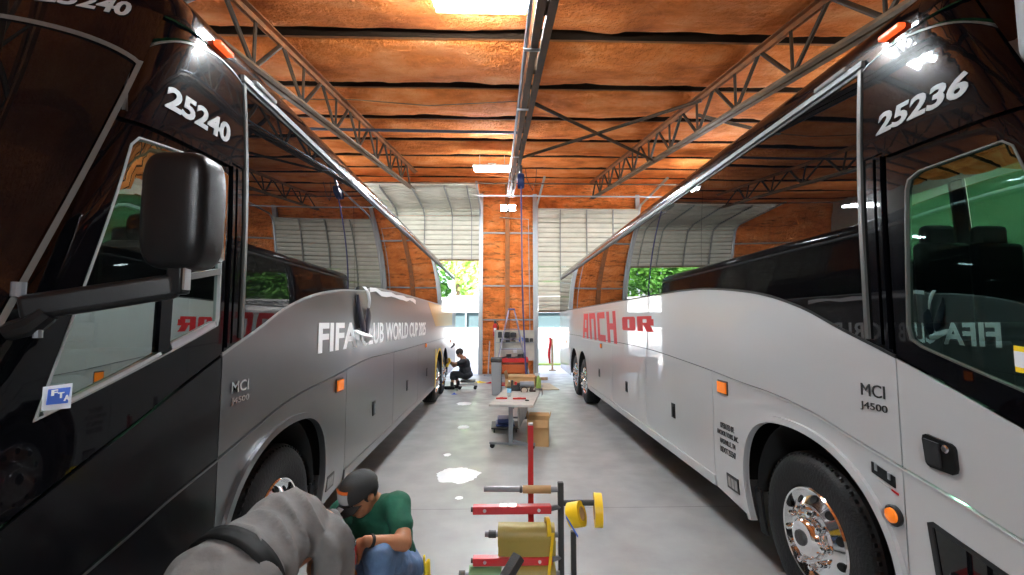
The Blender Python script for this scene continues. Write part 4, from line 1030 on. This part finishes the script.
# things under and beside the table
tag(MB().box((.09, 7.9, .112), (.32, .4, .04)).box((.09, 7.9, .172), (.26, .34, .08)).build('tool_bag', 'blue_reel', None, bevel=.03), 'dark blue tool bag on the dolly under the table', 'bag')
t = thing('dolly', 'low dark dolly on casters under the table', 'dolly', (.09, 7.9, 0)); MB().box((.09, 7.9, .078), (.46, .5, .025)).build('deck', 'dark_steel', t)
for sx in (-.18, .18):
    for sy in (-.2, .2): MB().lathe([(0, -.012), (.032, -.012), (.032, .012), (0, .012)], (.09+sx, 7.9+sy, .033), (1, 0, 0), 12).build('caster', 'rubber', t)
c = wbox('cardboard_box', (.58, 7.0, 0), (.31, .32, .38), R(-8), 'card', 'closed brown cardboard box on the floor right of the table', 'box')
for i, s_ in enumerate(('FRAGILE', '')):
    pass
tag(MB().box((1.17, 13.0, .012), (.72, 1.3, .018), (0, 0, R(6))).build('plywood_sheet', 'ply'), 'plywood sheet lying on the floor behind the table', 'board')
tag(MB().box((1.05, 14.5, .046), (.9, .09, .09), (0, 0, R(3))).build('timber', 'wood'), 'timber length lying behind the plywood sheet', 'timber')
tag(MB().tube([(-.40, 15.6, 0), (-.36, 16.08, 1.15)], .022, 8).box((-.40, 15.6, .03), (.3, .06, .06)).build('broom', 'mid_grey'), 'grey broom leaning on the left of the orange pier', 'broom')
# rags on the floor
def rag(x, y, r, mt, label, seed):
    rnd = random.Random(seed)
    def fn(u, v):
        a = 2*pi*u; rr = r*v*(1+.35*noise.noise(V((cos(a)*1.5, sin(a)*1.5, seed))))
        return V((x+rr*cos(a), y+rr*sin(a)*.7, .006+.035*(1-v)**1.2*(1+.8*noise.noise(V((u*9, v*4, seed))))))
    tag(MB().grid(fn, 28, 8).build('rag', mt, None, fix=True), label, 'rag', 'rags on the floor')
rag(-.62, 14.0, .22, 'yellow_rag', 'yellow rag on the floor beside the orange pier', 3); rag(-.28, 13.8, .17, 'letter_red', 'red rag on the floor right of the yellow rag', 8)
rag(-1.15, 11.7, .08, 'sticker_blue', 'small blue rag on the floor at the seated worker\'s foot', 11)
# white spills
def spill(x, y, rx, ry, label, seed):
    n = 64; vs = [(x, y, .004)]; 
    ring = []
    for i in range(n):
        a = 2*pi*i/n; k = 1+.22*noise.noise(V((cos(a)*2, sin(a)*2, seed)))+.10*noise.noise(V((cos(a)*7, sin(a)*7, seed)))
        ring.append((x+rx*k*cos(a), y+ry*k*sin(a)))
    m = MB(); m.add(vs+[(a, b, .004) for a, b in ring]+[(a+(a-x)*.03, b+(b-y)*.03, .0005) for a, b in ring], [(0, 1+i, 1+(i+1) % n) for i in range(n)]+[(1+i, 1+n+i, 1+n+(i+1) % n, 1+(i+1) % n) for i in range(n)])
    tag(m.build('liquid_spill', 'puddle', None), label, 'spill', 'white spills on the floor')
spill(-.50, 5.62, .245, .27, 'largest white spill, on the floor left of the red post', 2)
spill(-.63, 8.1, .10, .13, 'mid-sized white spill, left of the work table', 5); spill(-.72, 6.45, .05, .07, 'small white spill behind the largest one', 6); spill(-.80, 10.4, .16, .2, 'white spill near the seated worker', 9); spill(-.42, 4.9, .04, .04, 'tiny white drip in front of the largest spill', 12)

# ------------------------------------------------------------------ roll rack in the foreground
YR = 2.8
def px(x, y, Y): # pixel of the 1024x575 frame -> point at depth Y (used to read positions off the photograph)
    f = 457.; d = V(((12-12)/f, 0, 0))
    ps = .0261777; th = .0753494
    F = V((sin(ps)*cos(th), cos(ps)*cos(th), sin(th))); Rt = V((cos(ps), -sin(ps), 0)); U = Rt.cross(F)
    r = F+Rt*((x-512)/f)+U*((287.5-y)/f); return V((0, 0, 1.82))+r*(Y/r.y)
t = thing('roll_rack', 'floor rack with a dark upright post and red arms for rolls', 'rack', (.37, YR, 0))
ptop = px(560.5, 482, YR)
MB().box((ptop.x, YR, ptop.z/2), (.034, .034, ptop.z)).build('post', 'dark_steel', t, bevel=.004)
q = px(572.5, 531, YR+.12)
MB().box((q.x+.005, YR+.12, q.z/2), (.032, .032, q.z)).build('post', 'dark_steel', t, bevel=.004)
MB().box((.25, YR+.02, .025), (.62, .05, .05)).box((.40, YR, .025), (.05, .7, .05)).build('base_frame', 'dark_steel', t, bevel=.004)
def arm(xa, ya, xb, yb, Y, nm='arm'):
    a = px(xa, ya, Y); b = px(xb, yb, Y); a.z = b.z = (a.z+b.z)/2+0
    o = MB().bar(a, b, .05, .045).build(nm, 'red_steel', t, bevel=.004)
    for f_ in (.15, .84):
        MB().lathe([(0, 0), (.011, 0), (.009, .006), (0, .007)], a.lerp(b, f_)+V((0, -.0225, 0)), (0, -1, 0), 10).build('bolt', 'alu', o)
    MB().tube([a-V((.012, 0, 0)), a], .014, 10).build('end_cap', 'dark_steel', o)
    MB().tube([b, V((ptop.x, YR, b.z))], .015, 8).build('arm_joint', 'grey_steel', o)
    return a, b
def barr(xa, ya, xb, yb, Y, dY=0):
    return px(xa, ya, Y), px(xb, yb, Y+dY)
arm(473, 507, 551, 511, YR-.03); arm(473, 557, 552, 563, YR-.03)
# rods with rolls
a, b = px(484, 489, YR+.02), px(560, 495, YR+.0)
b.z = a.z
rod = MB().tube([a, b], .016, 10).build('rod', 'grey_steel', t)
MB().tube([a.lerp(b, .47), a.lerp(b, .50), a.lerp(b, .505)], [.021, .021, .016], 10).build('collar', 'dark_steel', rod)
tag(MB().tube([a.lerp(b, .51), a.lerp(b, .88)], .023, 16).build('cardboard_core', 'card', None), 'bare cardboard core on the topmost rod of the rack', 'roll core')
a, b = px(485, 534, YR+.02), px(559, 541, YR); b.z = a.z
rod = MB().tube([a, b], .016, 10).build('rod', 'grey_steel', t)
MB().tube([a.lerp(b, .05), a.lerp(b, .15)], .022, 10).build('collar', 'dark_steel', rod)
tt = thing('vinyl_roll', 'mustard-khaki vinyl roll on the middle rod of the rack', 'roll', a.lerp(b, .5))
c0, c1 = a.lerp(b, .18), a.lerp(b, .94)
MB().tube([c0, c1], .066, 28).build('roll_sheet', 'khaki_roll', tt, ang=50)
MB().grid(lambda u, v: c0.lerp(c1, u)+V((0, -.066+.012*v, -.10*v+.006*sin(4*u+3*v))), 8, 5).build('loose_end', 'khaki_roll', tt, fix=False)
def ringroll(name, c, axis, r, w, label, grp='rolls of yellow tape'):
    axis = V(axis).normalized()
    o = thing(name, label, 'tape', V(c)-axis*0, 0, grp)
    MB().lathe([(r*.55, -w/2), (r, -w/2), (r, w/2), (r*.55, w/2)], c, axis, 32, closed=True).build('tape_winding', 'yellow', o, ang=30)
    MB().lathe([(r*.45, -w/2-.002), (r*.55, -w/2-.002), (r*.55, w/2+.002), (r*.45, w/2+.002)], c, axis, 24, closed=True).build('core', 'card', o, ang=30)
    return o
c = px(547.5, 527, YR-.02); ringroll('tape_roll', c+V((0, 0, 0)), (1, .1, 0), .055, .022, 'narrow yellow tape roll above the right end of the khaki roll')
c = px(575, 512, YR-.05)
ringroll('tape_roll', px(576, 514.5, YR-.05), (.86, -.42, .30), .070, .075, 'tilted yellow tape roll just right of the rack post')
ringroll('tape_roll', px(598, 510, YR+.0), (1, -.12, 0), .095, .045, 'upright yellow tape roll at the end of the right-hand rod')
a, b = px(561, 503, YR), px(602, 505.5, YR+.0); b.z = a.z
MB().tube([a, b], .017, 10).build('rod', 'dark_steel', t)
bl_ = MB().grid(lambda u, v: px(566+12*u, 515+20*u+3*v, YR-.12), 10, 3).build('strap', 'sticker_blue', None, fix=False); bl_.modifiers.new('t', 'SOLIDIFY').thickness = .004
tag(bl_, 'blue strap hanging under the tilted yellow tape roll', 'strap')
yt = MB().grid(lambda u, v: px(551.5+3*v-4*u, 533+42*u, YR-.09), 12, 2).build('tape_tail', 'yellow', None, fix=False); yt.modifiers.new('t', 'SOLIDIFY').thickness = .003
tag(yt, 'yellow tape tail hanging over the right end of the khaki roll', 'tape')
# lower rod: green roll, and a grey bar crossing in front
a, b = px(459, 575, YR-.02), px(560, 581, YR-.02); b.z = a.z
rod = MB().tube([a, b], .016, 10).build('rod', 'grey_steel', t)
MB().tube([a, a.lerp(b, .06)], .024, 10).build('collar', 'dark_steel', rod)
tt = thing('vinyl_roll', 'dull green vinyl roll on the lowest rod of the rack', 'roll', a.lerp(b, .25)); MB().tube([a.lerp(b, .1), a.lerp(b, .42)], .05, 24).build('roll_sheet', 'green_roll', tt, ang=50)
tt = thing('vinyl_roll', 'lower khaki vinyl roll behind the grey bar on the rack', 'roll', a.lerp(b, .7)); MB().tube([a.lerp(b, .5), a.lerp(b, .95)], .066, 24).build('roll_sheet', 'khaki_roll', tt, ang=50)
tag(MB().bar(px(519, 556, YR-.14), (-.34, 2.26, .03), .06, .05).build('steel_bar', 'dark_steel', None, bevel=.005), 'dark grey square bar leaning from the floor against the lower red arm', 'bar')
# red post behind it
t = thing('steel_post', 'red square steel post standing behind the roll rack', 'post', (.19, 3.1, 0))
h = px(530.5, 425, 3.1)
MB().box((h.x, 3.1, h.z/2), (.036, .036, h.z)).build('post_shaft', 'red_steel', t, bevel=.003); MB().box((h.x, 3.1, h.z+.006), (.03, .03, .014)).build('end_cap', 'alu', t); MB().box((h.x, 3.1, .008), (.2, .2, .016)).build('base_plate', 'red_steel', t)

# ------------------------------------------------------------------ people
def blob(name, mt, mb, parent, vox=.014, it=8, wr=0, wsc=9, wdir=(1, 1, 1)):
    o = mb.build(name, mt, parent, fix=False)
    r = o.modifiers.new('r', 'REMESH'); r.mode = 'VOXEL'; r.voxel_size = vox; r.use_smooth_shade = True
    s = o.modifiers.new('s', 'SMOOTH'); s.iterations = it; s.factor = .5
    bpy.context.view_layer.update(); dg = bpy.context.evaluated_depsgraph_get()
    me = bpy.data.meshes.new_from_object(o.evaluated_get(dg)); o.modifiers.clear(); old = o.data; o.data = me; bpy.data.meshes.remove(old)
    if not me.materials: me.materials.append(M_[mt])
    if wr:
        me.update(); nn = [v.normal.copy() for v in me.vertices]
        for v, n in zip(me.vertices, nn):
            p = v.co; q = V((p.x*wdir[0], p.y*wdir[1], p.z*wdir[2]))*wsc
            k = 1-abs(noise.noise(q))*2; k2 = noise.noise(q*2.3+V((3, 1, 7)))
            v.co = p+n*wr*(k*.7+k2*.4-.3)
    for p in me.polygons: p.use_smooth = True
    return o

def head_mesh(c, fwd, up, r=.105):
    """head + neck shapes around centre c; returns frame"""
    f = V(fwd).normalized(); u = (V(up)-f*V(up).dot(f)).normalized(); rt = f.cross(u)
    M3 = Matrix((rt, f, u)).transposed()
    P = lambda x, y, z: V(c)+M3 @ V((x, y, z))
    mb = MB()
    mb.ell(P(0, -.01, .03), (.078, .098, .098), M3).ell(P(0, .025, -.035), (.062, .07, .085), M3).ell(P(0, .055, -.085), (.035, .032, .03), M3)
    mb.ell(P(0, .088, -.02), (.014, .02, .028), M3, 8, 6).ell(P(0, .10, -.032), (.017, .015, .012), M3, 8, 6)
    for sx in (-1, 1):
        mb.ell(P(sx*.078, -.012, -.012), (.012, .02, .032), M3, 8, 6); mb.ell(P(sx*.04, .06, -.025), (.025, .022, .02), M3, 8, 6); mb.ell(P(sx*.032, .082, .02), (.024, .012, .009), M3, 8, 6)
    mb.ell(P(0, .082, -.062), (.024, .012, .008), M3, 8, 6)
    return mb, P, M3
def face_bits(P, M3, body):
    for sx in (-1, 1):
        MB().ell(P(sx*.032, .083, .002), (.012, .008, .008), M3, 10, 6).build('eye', 'eye_white', body)
        MB().ell(P(sx*.032, .086, .022), (.02, .006, .005), M3, 8, 5).build('eyebrow', 'hair', body)
    MB().ell(P(0, .092, -.062), (.022, .006, .004), M3, 8, 5).build('lips', 'skin_dark', body)
def hand(mb, wrist, fdir, palm_n, side, curl=.6, s=1.0, spread=.12):
    """palm + 5 fingers added into mb. fdir: wrist->knuckles; palm_n: out of palm; side=+1 thumb along fdir x palm_n"""
    f = V(fdir).normalized(); n = (V(palm_n)-f*V(palm_n).dot(f)).normalized(); t = f.cross(n)*side; w = V(wrist)
    M3 = Matrix((t, f, n)).transposed()
    mb.ell(w+f*.048*s, (.042*s, .056*s, .017*s), M3, 14, 8)
    for i, (o, L, r) in enumerate(((.030, .078, .0095), (.010, .086, .0098), (-.010, .080, .0092), (-.029, .064, .0082))):
        b = w+f*.085*s+t*o*s; a = 0.15; p = b; seglen = [L*.45*s, L*.32*s, L*.26*s]
        d0 = (f+t*(o*3*spread)).normalized()
        for k in range(3):
            a += curl*(.8 if k == 0 else 1.0); d = d0*cos(a)+n*sin(a); q = p+d*seglen[k]
            mb.cap(p, r*s*(1-.08*k), q, r*s*(1-.08*(k+1)), 8); p = q
    b = w+f*.03*s+t*.036*s; d = (t*.75+f*.6+n*.25).normalized(); q = b+d*.036*s; mb.cap(b, .0135*s, q, .011*s, 8); d2 = (f*.7+t*.1+n*.7).normalized(); mb.cap(q, .011*s, q+d2*.03*s, .0095*s, 8)

# --- man in the green shirt, squatting
def green_man():
    t = thing('person', 'man in green t-shirt, black cap and jeans squatting with a red-handled tool', 'person', (-.72, 2.75, 0))
    hc = px(361, 494, 2.68)
    fw = V((-.50, -.60, -.50)); up = V((-.3, -.4, .85))
    mb, P, M3 = head_mesh(hc, fw, up)
    sL = px(398, 505, 2.70); sR = px(342, 512, 2.95); nk = px(371, 507, 2.80)
    eL = px(404, 543, 2.52); wL = px(366, 541, 2.38)
    eR = px(336, 545, 2.78); wR = px(350, 556, 2.55)
    hip = px(393, 566, 2.98); hipL = hip+V((.09, -.05, 0)); hipR = hip+V((-.08, .05, 0))
    kL = px(377, 551, 2.42); kL.z -= .02; kR = px(352, 566, 2.72)
    aL = V((kL.x+.05, kL.y+.12, .09)); aR = V((kR.x+.03, kR.y+.28, .09))
    mb.cap(hc+M3 @ V((0, -.03, -.05)), .055, nk, .062)
    mb.cap(nk, .09, hip, .13).cap(sL, .055, eL, .043).cap(eL, .043, wL, .028).cap(sR, .055, eR, .043).cap(eR, .043, wR, .028).cap(sL, .06, nk, .07).cap(sR, .06, nk, .07)
    for h_, k, a in ((hipL, kL, aL), (hipR, kR, aR)):
        mb.cap(h_, .085, k, .055).cap(k, .055, a, .035).cap(a, .035, a+V((-.13, -.08, -.05)), .03)
    hd = px(355, 551, 2.36)
    hand(mb, wL, (-.75, .0, -.45), (-.3, .45, -.8), 1, curl=.75)
    hand(mb, wR, (-.1, -.5, -.7), (.5, -.3, -.2), -1, curl=.7)
    body = blob('body', 'skin', mb, t, .009, 5)
    face_bits(P, M3, body)
    # shirt
    sh = MB(); mid = nk.lerp(hip, .5)
    sh.ell(nk.lerp(hip, .22)+V((0, .0, -.02)), (.20, .15, .15), (0, 0, -.35)).ell(mid+V((.01, .0, 0)), (.18, .16, .18), (0, 0, -.35)).ell(nk.lerp(hip, .8), (.17, .16, .14), (0, 0, -.35))
    sh.cap(sL+V((-.01, 0, 0)), .078, sL.lerp(eL, .55), .066).cap(sR, .078, sR.lerp(eR, .55), .066).cap(sL, .075, nk+V((0, 0, -.03)), .085).cap(sR, .075, nk+V((0, 0, -.03)), .085)
    blob('shirt', 'green_cloth', sh, t, .011, 6, .008, 11, (1, 1, .6))
    # jeans
    j = MB(); j.ell(hip+V((0, 0, .0)), (.19, .17, .13), (0, 0, -.35))
    for h_, k, a in ((hipL, kL, aL), (hipR, kR, aR)): j.cap(h_, .108, k, .076).cap(k, .076, a+V((0, 0, .06)), .06)
    blob('jeans', 'denim', j, t, .011, 6, .009, 10)
    for k, a in ((kL, aL), (kR, aR)):
        MB().box(a+V((-.08, -.05, -.035)), (.27, .10, .10), (0, 0, .55)).build('shoe', 'mid_grey', t, bevel=.035, seg=4)
    # hair, cap with brim, patch
    MB().ell(P(0, -.022, .022), (.083, .094, .092), M3).build('hair', 'hair', body)
    cap = MB()
    cap.grid(lambda u, v: P(.098*cos(2*pi*u)*cos(pi/2*v), .116*sin(2*pi*u)*cos(pi/2*v)-.005, .030+.108*sin(pi/2*v)), 32, 10)
    cp = cap.build('cap', 'black_cap', t, ang=60)
    br = MB().grid(lambda u, v: P((-.085+.17*u)*(1-.12*v), .085+.012*(1-(2*u-1)**2)*4*.6-.03*abs(2*u-1)**2+.085*v*(1-.35*(2*u-1)**2), .037-.012*v-.030*(2*u-1)**2), 16, 8).build('brim', 'black_cap', cp, fix=False)
    br.modifiers.new('t', 'SOLIDIFY').thickness = .005
    MB().grid(lambda u, v: P(-.050+.10*u, .0, 0)+M3 @ V((0, .003+sqrt(max(0, .116**2*(1-((-.05+.10*u)/.098)**2)))*cos(pi/2*(.1+.33*v)), .030+.108*sin(pi/2*(.1+.33*v)))), 10, 4).build('patch', 'mid_grey', cp, fix=False)
    MB().grid(lambda u, v: P(-.052+.104*u, .0, 0)+M3 @ V((0, .005+sqrt(max(0, .116**2*(1-((-.052+.104*u)/.098)**2)))*cos(pi/2*(.44+.10*v)), .031+.108*sin(pi/2*(.44+.10*v)))), 10, 2).build('patch', 'orange_plastic', cp, fix=False)
    MB().grid(lambda u, v: P(-.03+.05*u, .125+.04*v, .036), 3, 3).build('brim_mark', 'fixture_white', cp, fix=False)
    # watch-like band at the wrist
    d = (wL-eL).normalized(); MB().tube([wL-d*.035, wL-d*.02], .034, 14).build('wristband', 'black_cap', t)
    # held tool
    g = wL+V((-.055, -.03, -.045))
    tl = thing('hand_tool', 'red-handled tool with a chrome cap in the squatting man\'s hand', 'tool', g)
    MB().tube([g+V((.0, 0, .035)), g+V((0, 0, -.05))], .019, 12).build('grip', 'red_plastic', tl); MB().ell(g+V((0, 0, .05)), (.02, .02, .022)).build('end_cap', 'chrome', tl); MB().tube([g+V((0, 0, -.05)), g+V((-.01, .01, -.15))], .014, 10).build('shank', 'dark_steel', tl)
    # rag at the back pocket
    rp = hipL+V((.075, .06, .03))
    r_ = MB().grid(lambda u, v: rp+V((.03+.05*sin(5*u)*.4+.01*v, .09*(u-.3), -.02-.22*v*(1-.3*abs(u-.5))+.03*sin(7*u))), 10, 10).build('rag', 'yellow_rag', None, fix=False); r_.modifiers.new('t', 'SOLIDIFY').thickness = .012
    tag(r_, 'yellow rag tucked in the squatting man\'s back pocket', 'rag')
green_man()

# --- man in grey bent over the front wheel
def grey_man():
    t = thing('person', 'man in grey shirt and black belt bending over at the left coach\'s front wheel', 'person', (-1.05, 1.75, 0))
    pel = px(224, 584, 1.70); ch = px(279, 533, 1.96); nk = px(322, 526, 2.16)
    ax = (ch-pel).normalized(); sd = V((ax.y, -ax.x, 0)).normalized()    # towards the camera side / right
    sN = px(331, 542, 2.0); sF = px(288, 514, 2.26)
    eN = px(333, 600, 2.02); wN = eN+V((-.02, .17, -.16)); eF = sF+V((-.08, .12, -.26)); wF = eF+V((-.06, .14, -.14))
    hc = px(327, 551, 2.24)
    mb, P, M3 = head_mesh(hc, V((ax.x*.5-.2, ax.y*.5, -1)), ax)
    mb.cap(nk-ax*.03, .055, hc-ax*.05+V((0, 0, .03)), .055).cap(nk-ax*.06, .08, pel, .12)
    for s_, e, w in ((sN, eN, wN), (sF, eF, wF)): mb.cap(s_, .055, e, .045).cap(e, .045, w, .03).cap(s_, .06, nk, .07)
    hN = pel+sd*.09; hF = pel-sd*.09
    legs = []
    for h_, o in ((hN, .02), (hF, .06)):
        k = V((h_.x-.03+o, h_.y+.02, .46)); a = V((h_.x-.10+o, h_.y-.08, .09)); legs.append((h_, k, a)); mb.cap(h_, .09, k, .06).cap(k, .06, a, .04).cap(a, .04, a+V((.12, .12, -.05)), .032)
    hand(mb, wN, (-.1, .6, -.6), (-.6, .3, 0), -1, .5); hand(mb, wF, (-.1, .6, -.6), (.6, -.3, 0), 1, .5)
    body = blob('body', 'skin', mb, t, .010, 5); face_bits(P, M3, body)
    MB().ell(P(0, -.018, .03), (.085, .10, .09), M3).build('hair', 'hair', body)
    sh = MB(); rz = atan2(ax.y, ax.x)
    er = (0, -math.asin(ax.z), rz)
    sh.ell(ch+ax*.02, (.18, .175, .14), er).ell(ch-ax*.12, (.17, .18, .145), er).ell(pel.lerp(ch, .3), (.17, .185, .148), er)
    sh.cap(sN, .075, sN.lerp(eN, .9), .062).cap(sF, .075, sF.lerp(eF, .9), .062).cap(sN, .075, nk-ax*.05, .075).cap(sF, .075, nk-ax*.05, .075)
    sh.cap(sN.lerp(eN, .85), .066, wN.lerp(eN, .2), .05).cap(sF.lerp(eF, .85), .066, wF.lerp(eF, .2), .05)
    sh.cap(nk-ax*.06, .085, nk+ax*.01+V((0, 0, -.02)), .072)
    so = blob('shirt', 'grey_cloth', sh, t, .012, 7, 0)
    # long folds running across the back
    me = so.data; nn = [v.normal.copy() for v in me.vertices]; loc = V((-1.05, 1.75, 0))
    for v, n in zip(me.vertices, nn):
        p = v.co+loc-pel; a = p.dot(ax); b = p.dot(sd); w = max(0, min(1, (b+.12)/.2))
        q = a*32+b*17+noise.noise(V((p.x*5, p.y*5, p.z*5)))*2.2
        v.co = v.co+n*(.026*w*(1-abs(sin(q)))**1.3*(1 if n.z > -.3 else .3)+.005*noise.noise(p*12))
    # collar
    MB().lathe([(.072, -.012), (.082, -.008), (.082, .012), (.070, .016)], nk+ax*.015+V((0, 0, -.02)), (ax+V((0, 0, -.7))).normalized(), 24, closed=True).build('collar', 'grey_trouser', t)
    # belt round the waist
    bc = pel.lerp(ch, .16)
    yb_ = sd; zb_ = ax.cross(sd)*-1
    bm_ = MB()
    def bl(u, v):
        a = 2*pi*u; w = .034*(v-.5)*2
        return bc+ax*(w-.02*cos(a))+(yb_*cos(a)*.204+V((0, 0, 1)).cross(yb_).cross(yb_)*0+ax.cross(yb_)*sin(a)*.168)
    b = bm_.grid(bl, 48, 3).build('belt', 'leather', t, fix=False, ang=60); b.modifiers.new('t', 'SOLIDIFY').thickness = .008
    tr = MB(); tr.ell(pel-ax*.03+V((0, 0, -.02)), (.19, .20, .165), er).ell(bc-ax*.05, (.12, .196, .158), er)
    for h_, k, a in legs: tr.cap(h_, .125, k, .085).cap(k, .085, a+V((0, 0, .05)), .07)
    blob('trousers', 'grey_trouser', tr, t, .013, 6, .008, 9)
    for h_, k, a in legs: MB().box(a+V((.06, .06, -.035)), (.28, .11, .11), (0, 0, .8)).build('shoe', 'dark_steel', t, bevel=.035, seg=4)
grey_man()

# --- seated worker at the far wheel
def seated():
    t = thing('person', 'person in black t-shirt and shorts sitting on a rolling stool at the far coach wheel', 'person', (-1.1, 12.6, 0))
    Y = 12.7
    hc = px(459.5, 353, Y); hip = px(466, 375, Y); nk = px(463.5, 359, Y); nk.z += .0
    mb, P, M3 = head_mesh(hc, V((-1, .1, -.45)), V((-.4, 0, .9)))
    kA = px(453, 374, Y-.12); kB = px(456, 374, Y+.14); fA = V((kA.x-.02, kA.y, .08)); fB = V((kB.x+.06, kB.y, .08))
    sA = nk+V((.03, -.19, -.07)); sB = nk+V((.03, .19, -.07)); eA = px(455, 364, Y-.25); wA = px(449, 362, Y-.1); eB = px(454, 366, Y+.2); wB = px(448, 360, Y+.05)
    mb.cap(hc+V((.03, 0, -.06)), .055, nk, .06).cap(nk, .09, hip, .13)
    for s_, e, w in ((sA, eA, wA), (sB, eB, wB)): mb.cap(s_, .06, e, .045).cap(e, .045, w, .03).cap(s_, .06, nk, .07)
    for h_, k, f_ in ((hip+V((0, -.09, 0)), kA, fA), (hip+V((0, .09, 0)), kB, fB)): mb.cap(h_, .09, k, .06).cap(k, .058, f_, .038).cap(f_, .036, f_+V((-.14, 0, -.04)), .03)
    hand(mb, wA, (-1, .1, .1), (.1, .6, -.4), 1, .5); hand(mb, wB, (-1, 0, .1), (.1, -.6, -.4), -1, .5)
    body = blob('body', 'skin_dark', mb, t, .013, 4); face_bits(P, M3, body)
    MB().ell(P(0, -.015, .03), (.092, .108, .10), M3).build('hair', 'hair', body)
    sh = MB().ell(nk.lerp(hip, .3), (.17, .23, .17)).ell(nk.lerp(hip, .7), (.17, .21, .2)).cap(sA, .085, sA.lerp(eA, .6), .07).cap(sB, .085, sB.lerp(eB, .6), .07).cap(sA, .09, sB, .09).ell(hip+V((.02, 0, .02)), (.18, .22, .12))
    blob('shirt', 'black_cloth', sh, t, .016, 6, .008, 8)
    so = MB().ell(hip, (.17, .2, .12))
    for h_, k in ((hip+V((0, -.09, 0)), kA), (hip+V((0, .09, 0)), kB)): so.cap(h_, .11, k+V((.02, 0, 0)), .09).cap(k, .085, k+V((-.005, 0, -.09)), .085)
    blob('shorts', 'black_cloth', so, t, .016, 6)
    for f_ in (fA, fB):
        MB().tube([f_+V((0, 0, -.02)), f_+V((0, 0, .12))], .048, 12).build('sock', 'black_cloth', t); MB().box(f_+V((-.07, 0, -.035)), (.28, .10, .09)).build('shoe', 'leather', t, bevel=.03, seg=3)
    # stool
    s = thing('rolling_stool', 'low rolling stool with bent tube frame under the seated worker', 'stool', (hip.x+.05, Y, 0))
    sx = hip.x+.06; zt_ = hip.z-.13
    MB().box((sx, Y, zt_-.02), (.40, .36, .05)).build('seat', 'dark_steel', s, bevel=.02)
    for sy in (-.15, .15):
        MB().tube(smooth_curve([(sx-.18, Y+sy, zt_-.05), (sx+.16, Y+sy, zt_-.06), (sx+.24, Y+sy, zt_-.12), (sx+.2, Y+sy, .12), (sx+.02, Y+sy, .10), (sx-.24, Y+sy, .10)], 4), .016, 8).build('frame_tube', 'galv', s)
        for q in (-.22, .2): MB().lathe([(0, -.015), (.045, -.015), (.045, .015), (0, .015)], (sx+q, Y+sy, .045), (0, 1, 0), 14).build('caster', 'rubber', s)
    MB().box((sx-.02, Y, .125), (.4, .3, .03)).build('tool_tray', 'grey_steel', s)
seated()
# loose film and tape hanging by the far wheel
for i, (x, y, w, h, mt, lb) in enumerate(((441, 348, 3.2, 5, 'khaki_roll', 'brown scrap of tape hanging by the far wheel arch'), (452, 343, 2, 5, 'black_film', 'dark curled scrap of film above the seated worker'), (447, 358, 2.6, 9, 'yellow', 'yellow strip of film hanging over the far wheel'))):
    g = MB().grid(lambda u, v: px(x+w*u+1.2*sin(5*v), y+h*v, 12.35+.05*sin(6*u+3*v)), 6, 8).build('film_strip', mt, None, fix=False); g.modifiers.new('t', 'SOLIDIFY').thickness = .006
    tag(g, lb, 'film', 'scraps of film at the far wheel')

# ------------------------------------------------------------------ world, sun, camera
w = bpy.data.worlds.new('World'); bpy.context.scene.world = w; w.use_nodes = True
nt = w.node_tree; bg = nt.nodes['Background']; sk = nt.nodes.new('ShaderNodeTexSky'); sk.sky_type = 'NISHITA'; sk.sun_disc = False
sk.sun_elevation = R(50); sk.sun_rotation = R(180); sk.air_density = 1.0; sk.dust_density = 3.5
nt.links.new(sk.outputs[0], bg.inputs[0]); bg.inputs[1].default_value = .55
sl = bpy.data.lights.new('Sun', 'SUN'); sl.energy = 14; sl.angle = R(1); so = bpy.data.objects.new('Sun', sl); C.objects.link(so)
so.rotation_euler = V((-.55, -.33, .77)).to_track_quat('Z', 'Y').to_euler()
cam = bpy.data.cameras.new('Camera'); co_ = bpy.data.objects.new('Camera', cam); C.objects.link(co_)
cam.sensor_width = 36; cam.lens = 457/1024*36; cam.clip_start = .02; cam.clip_end = 200
co_.location = (0, 0, 1.82); co_.rotation_euler = (pi/2+.0753494, 0, -.0261777)
sc = bpy.context.scene; sc.camera = co_
sc.view_settings.view_transform = 'Standard'; sc.view_settings.look = 'None'; sc.view_settings.gamma = 1; sc.view_settings.use_curve_mapping = False
sc.view_settings.exposure = 1.55
sc.cycles.use_denoising = True; sc.cycles.max_bounces = 10; sc.cycles.glossy_bounces = 6; sc.cycles.transparent_max_bounces = 12; sc.cycles.diffuse_bounces = 5; sc.cycles.sample_clamp_indirect = 8
for o in bpy.data.objects:
    for q in ('_w', '_k'):
        if q in o: del o[q]
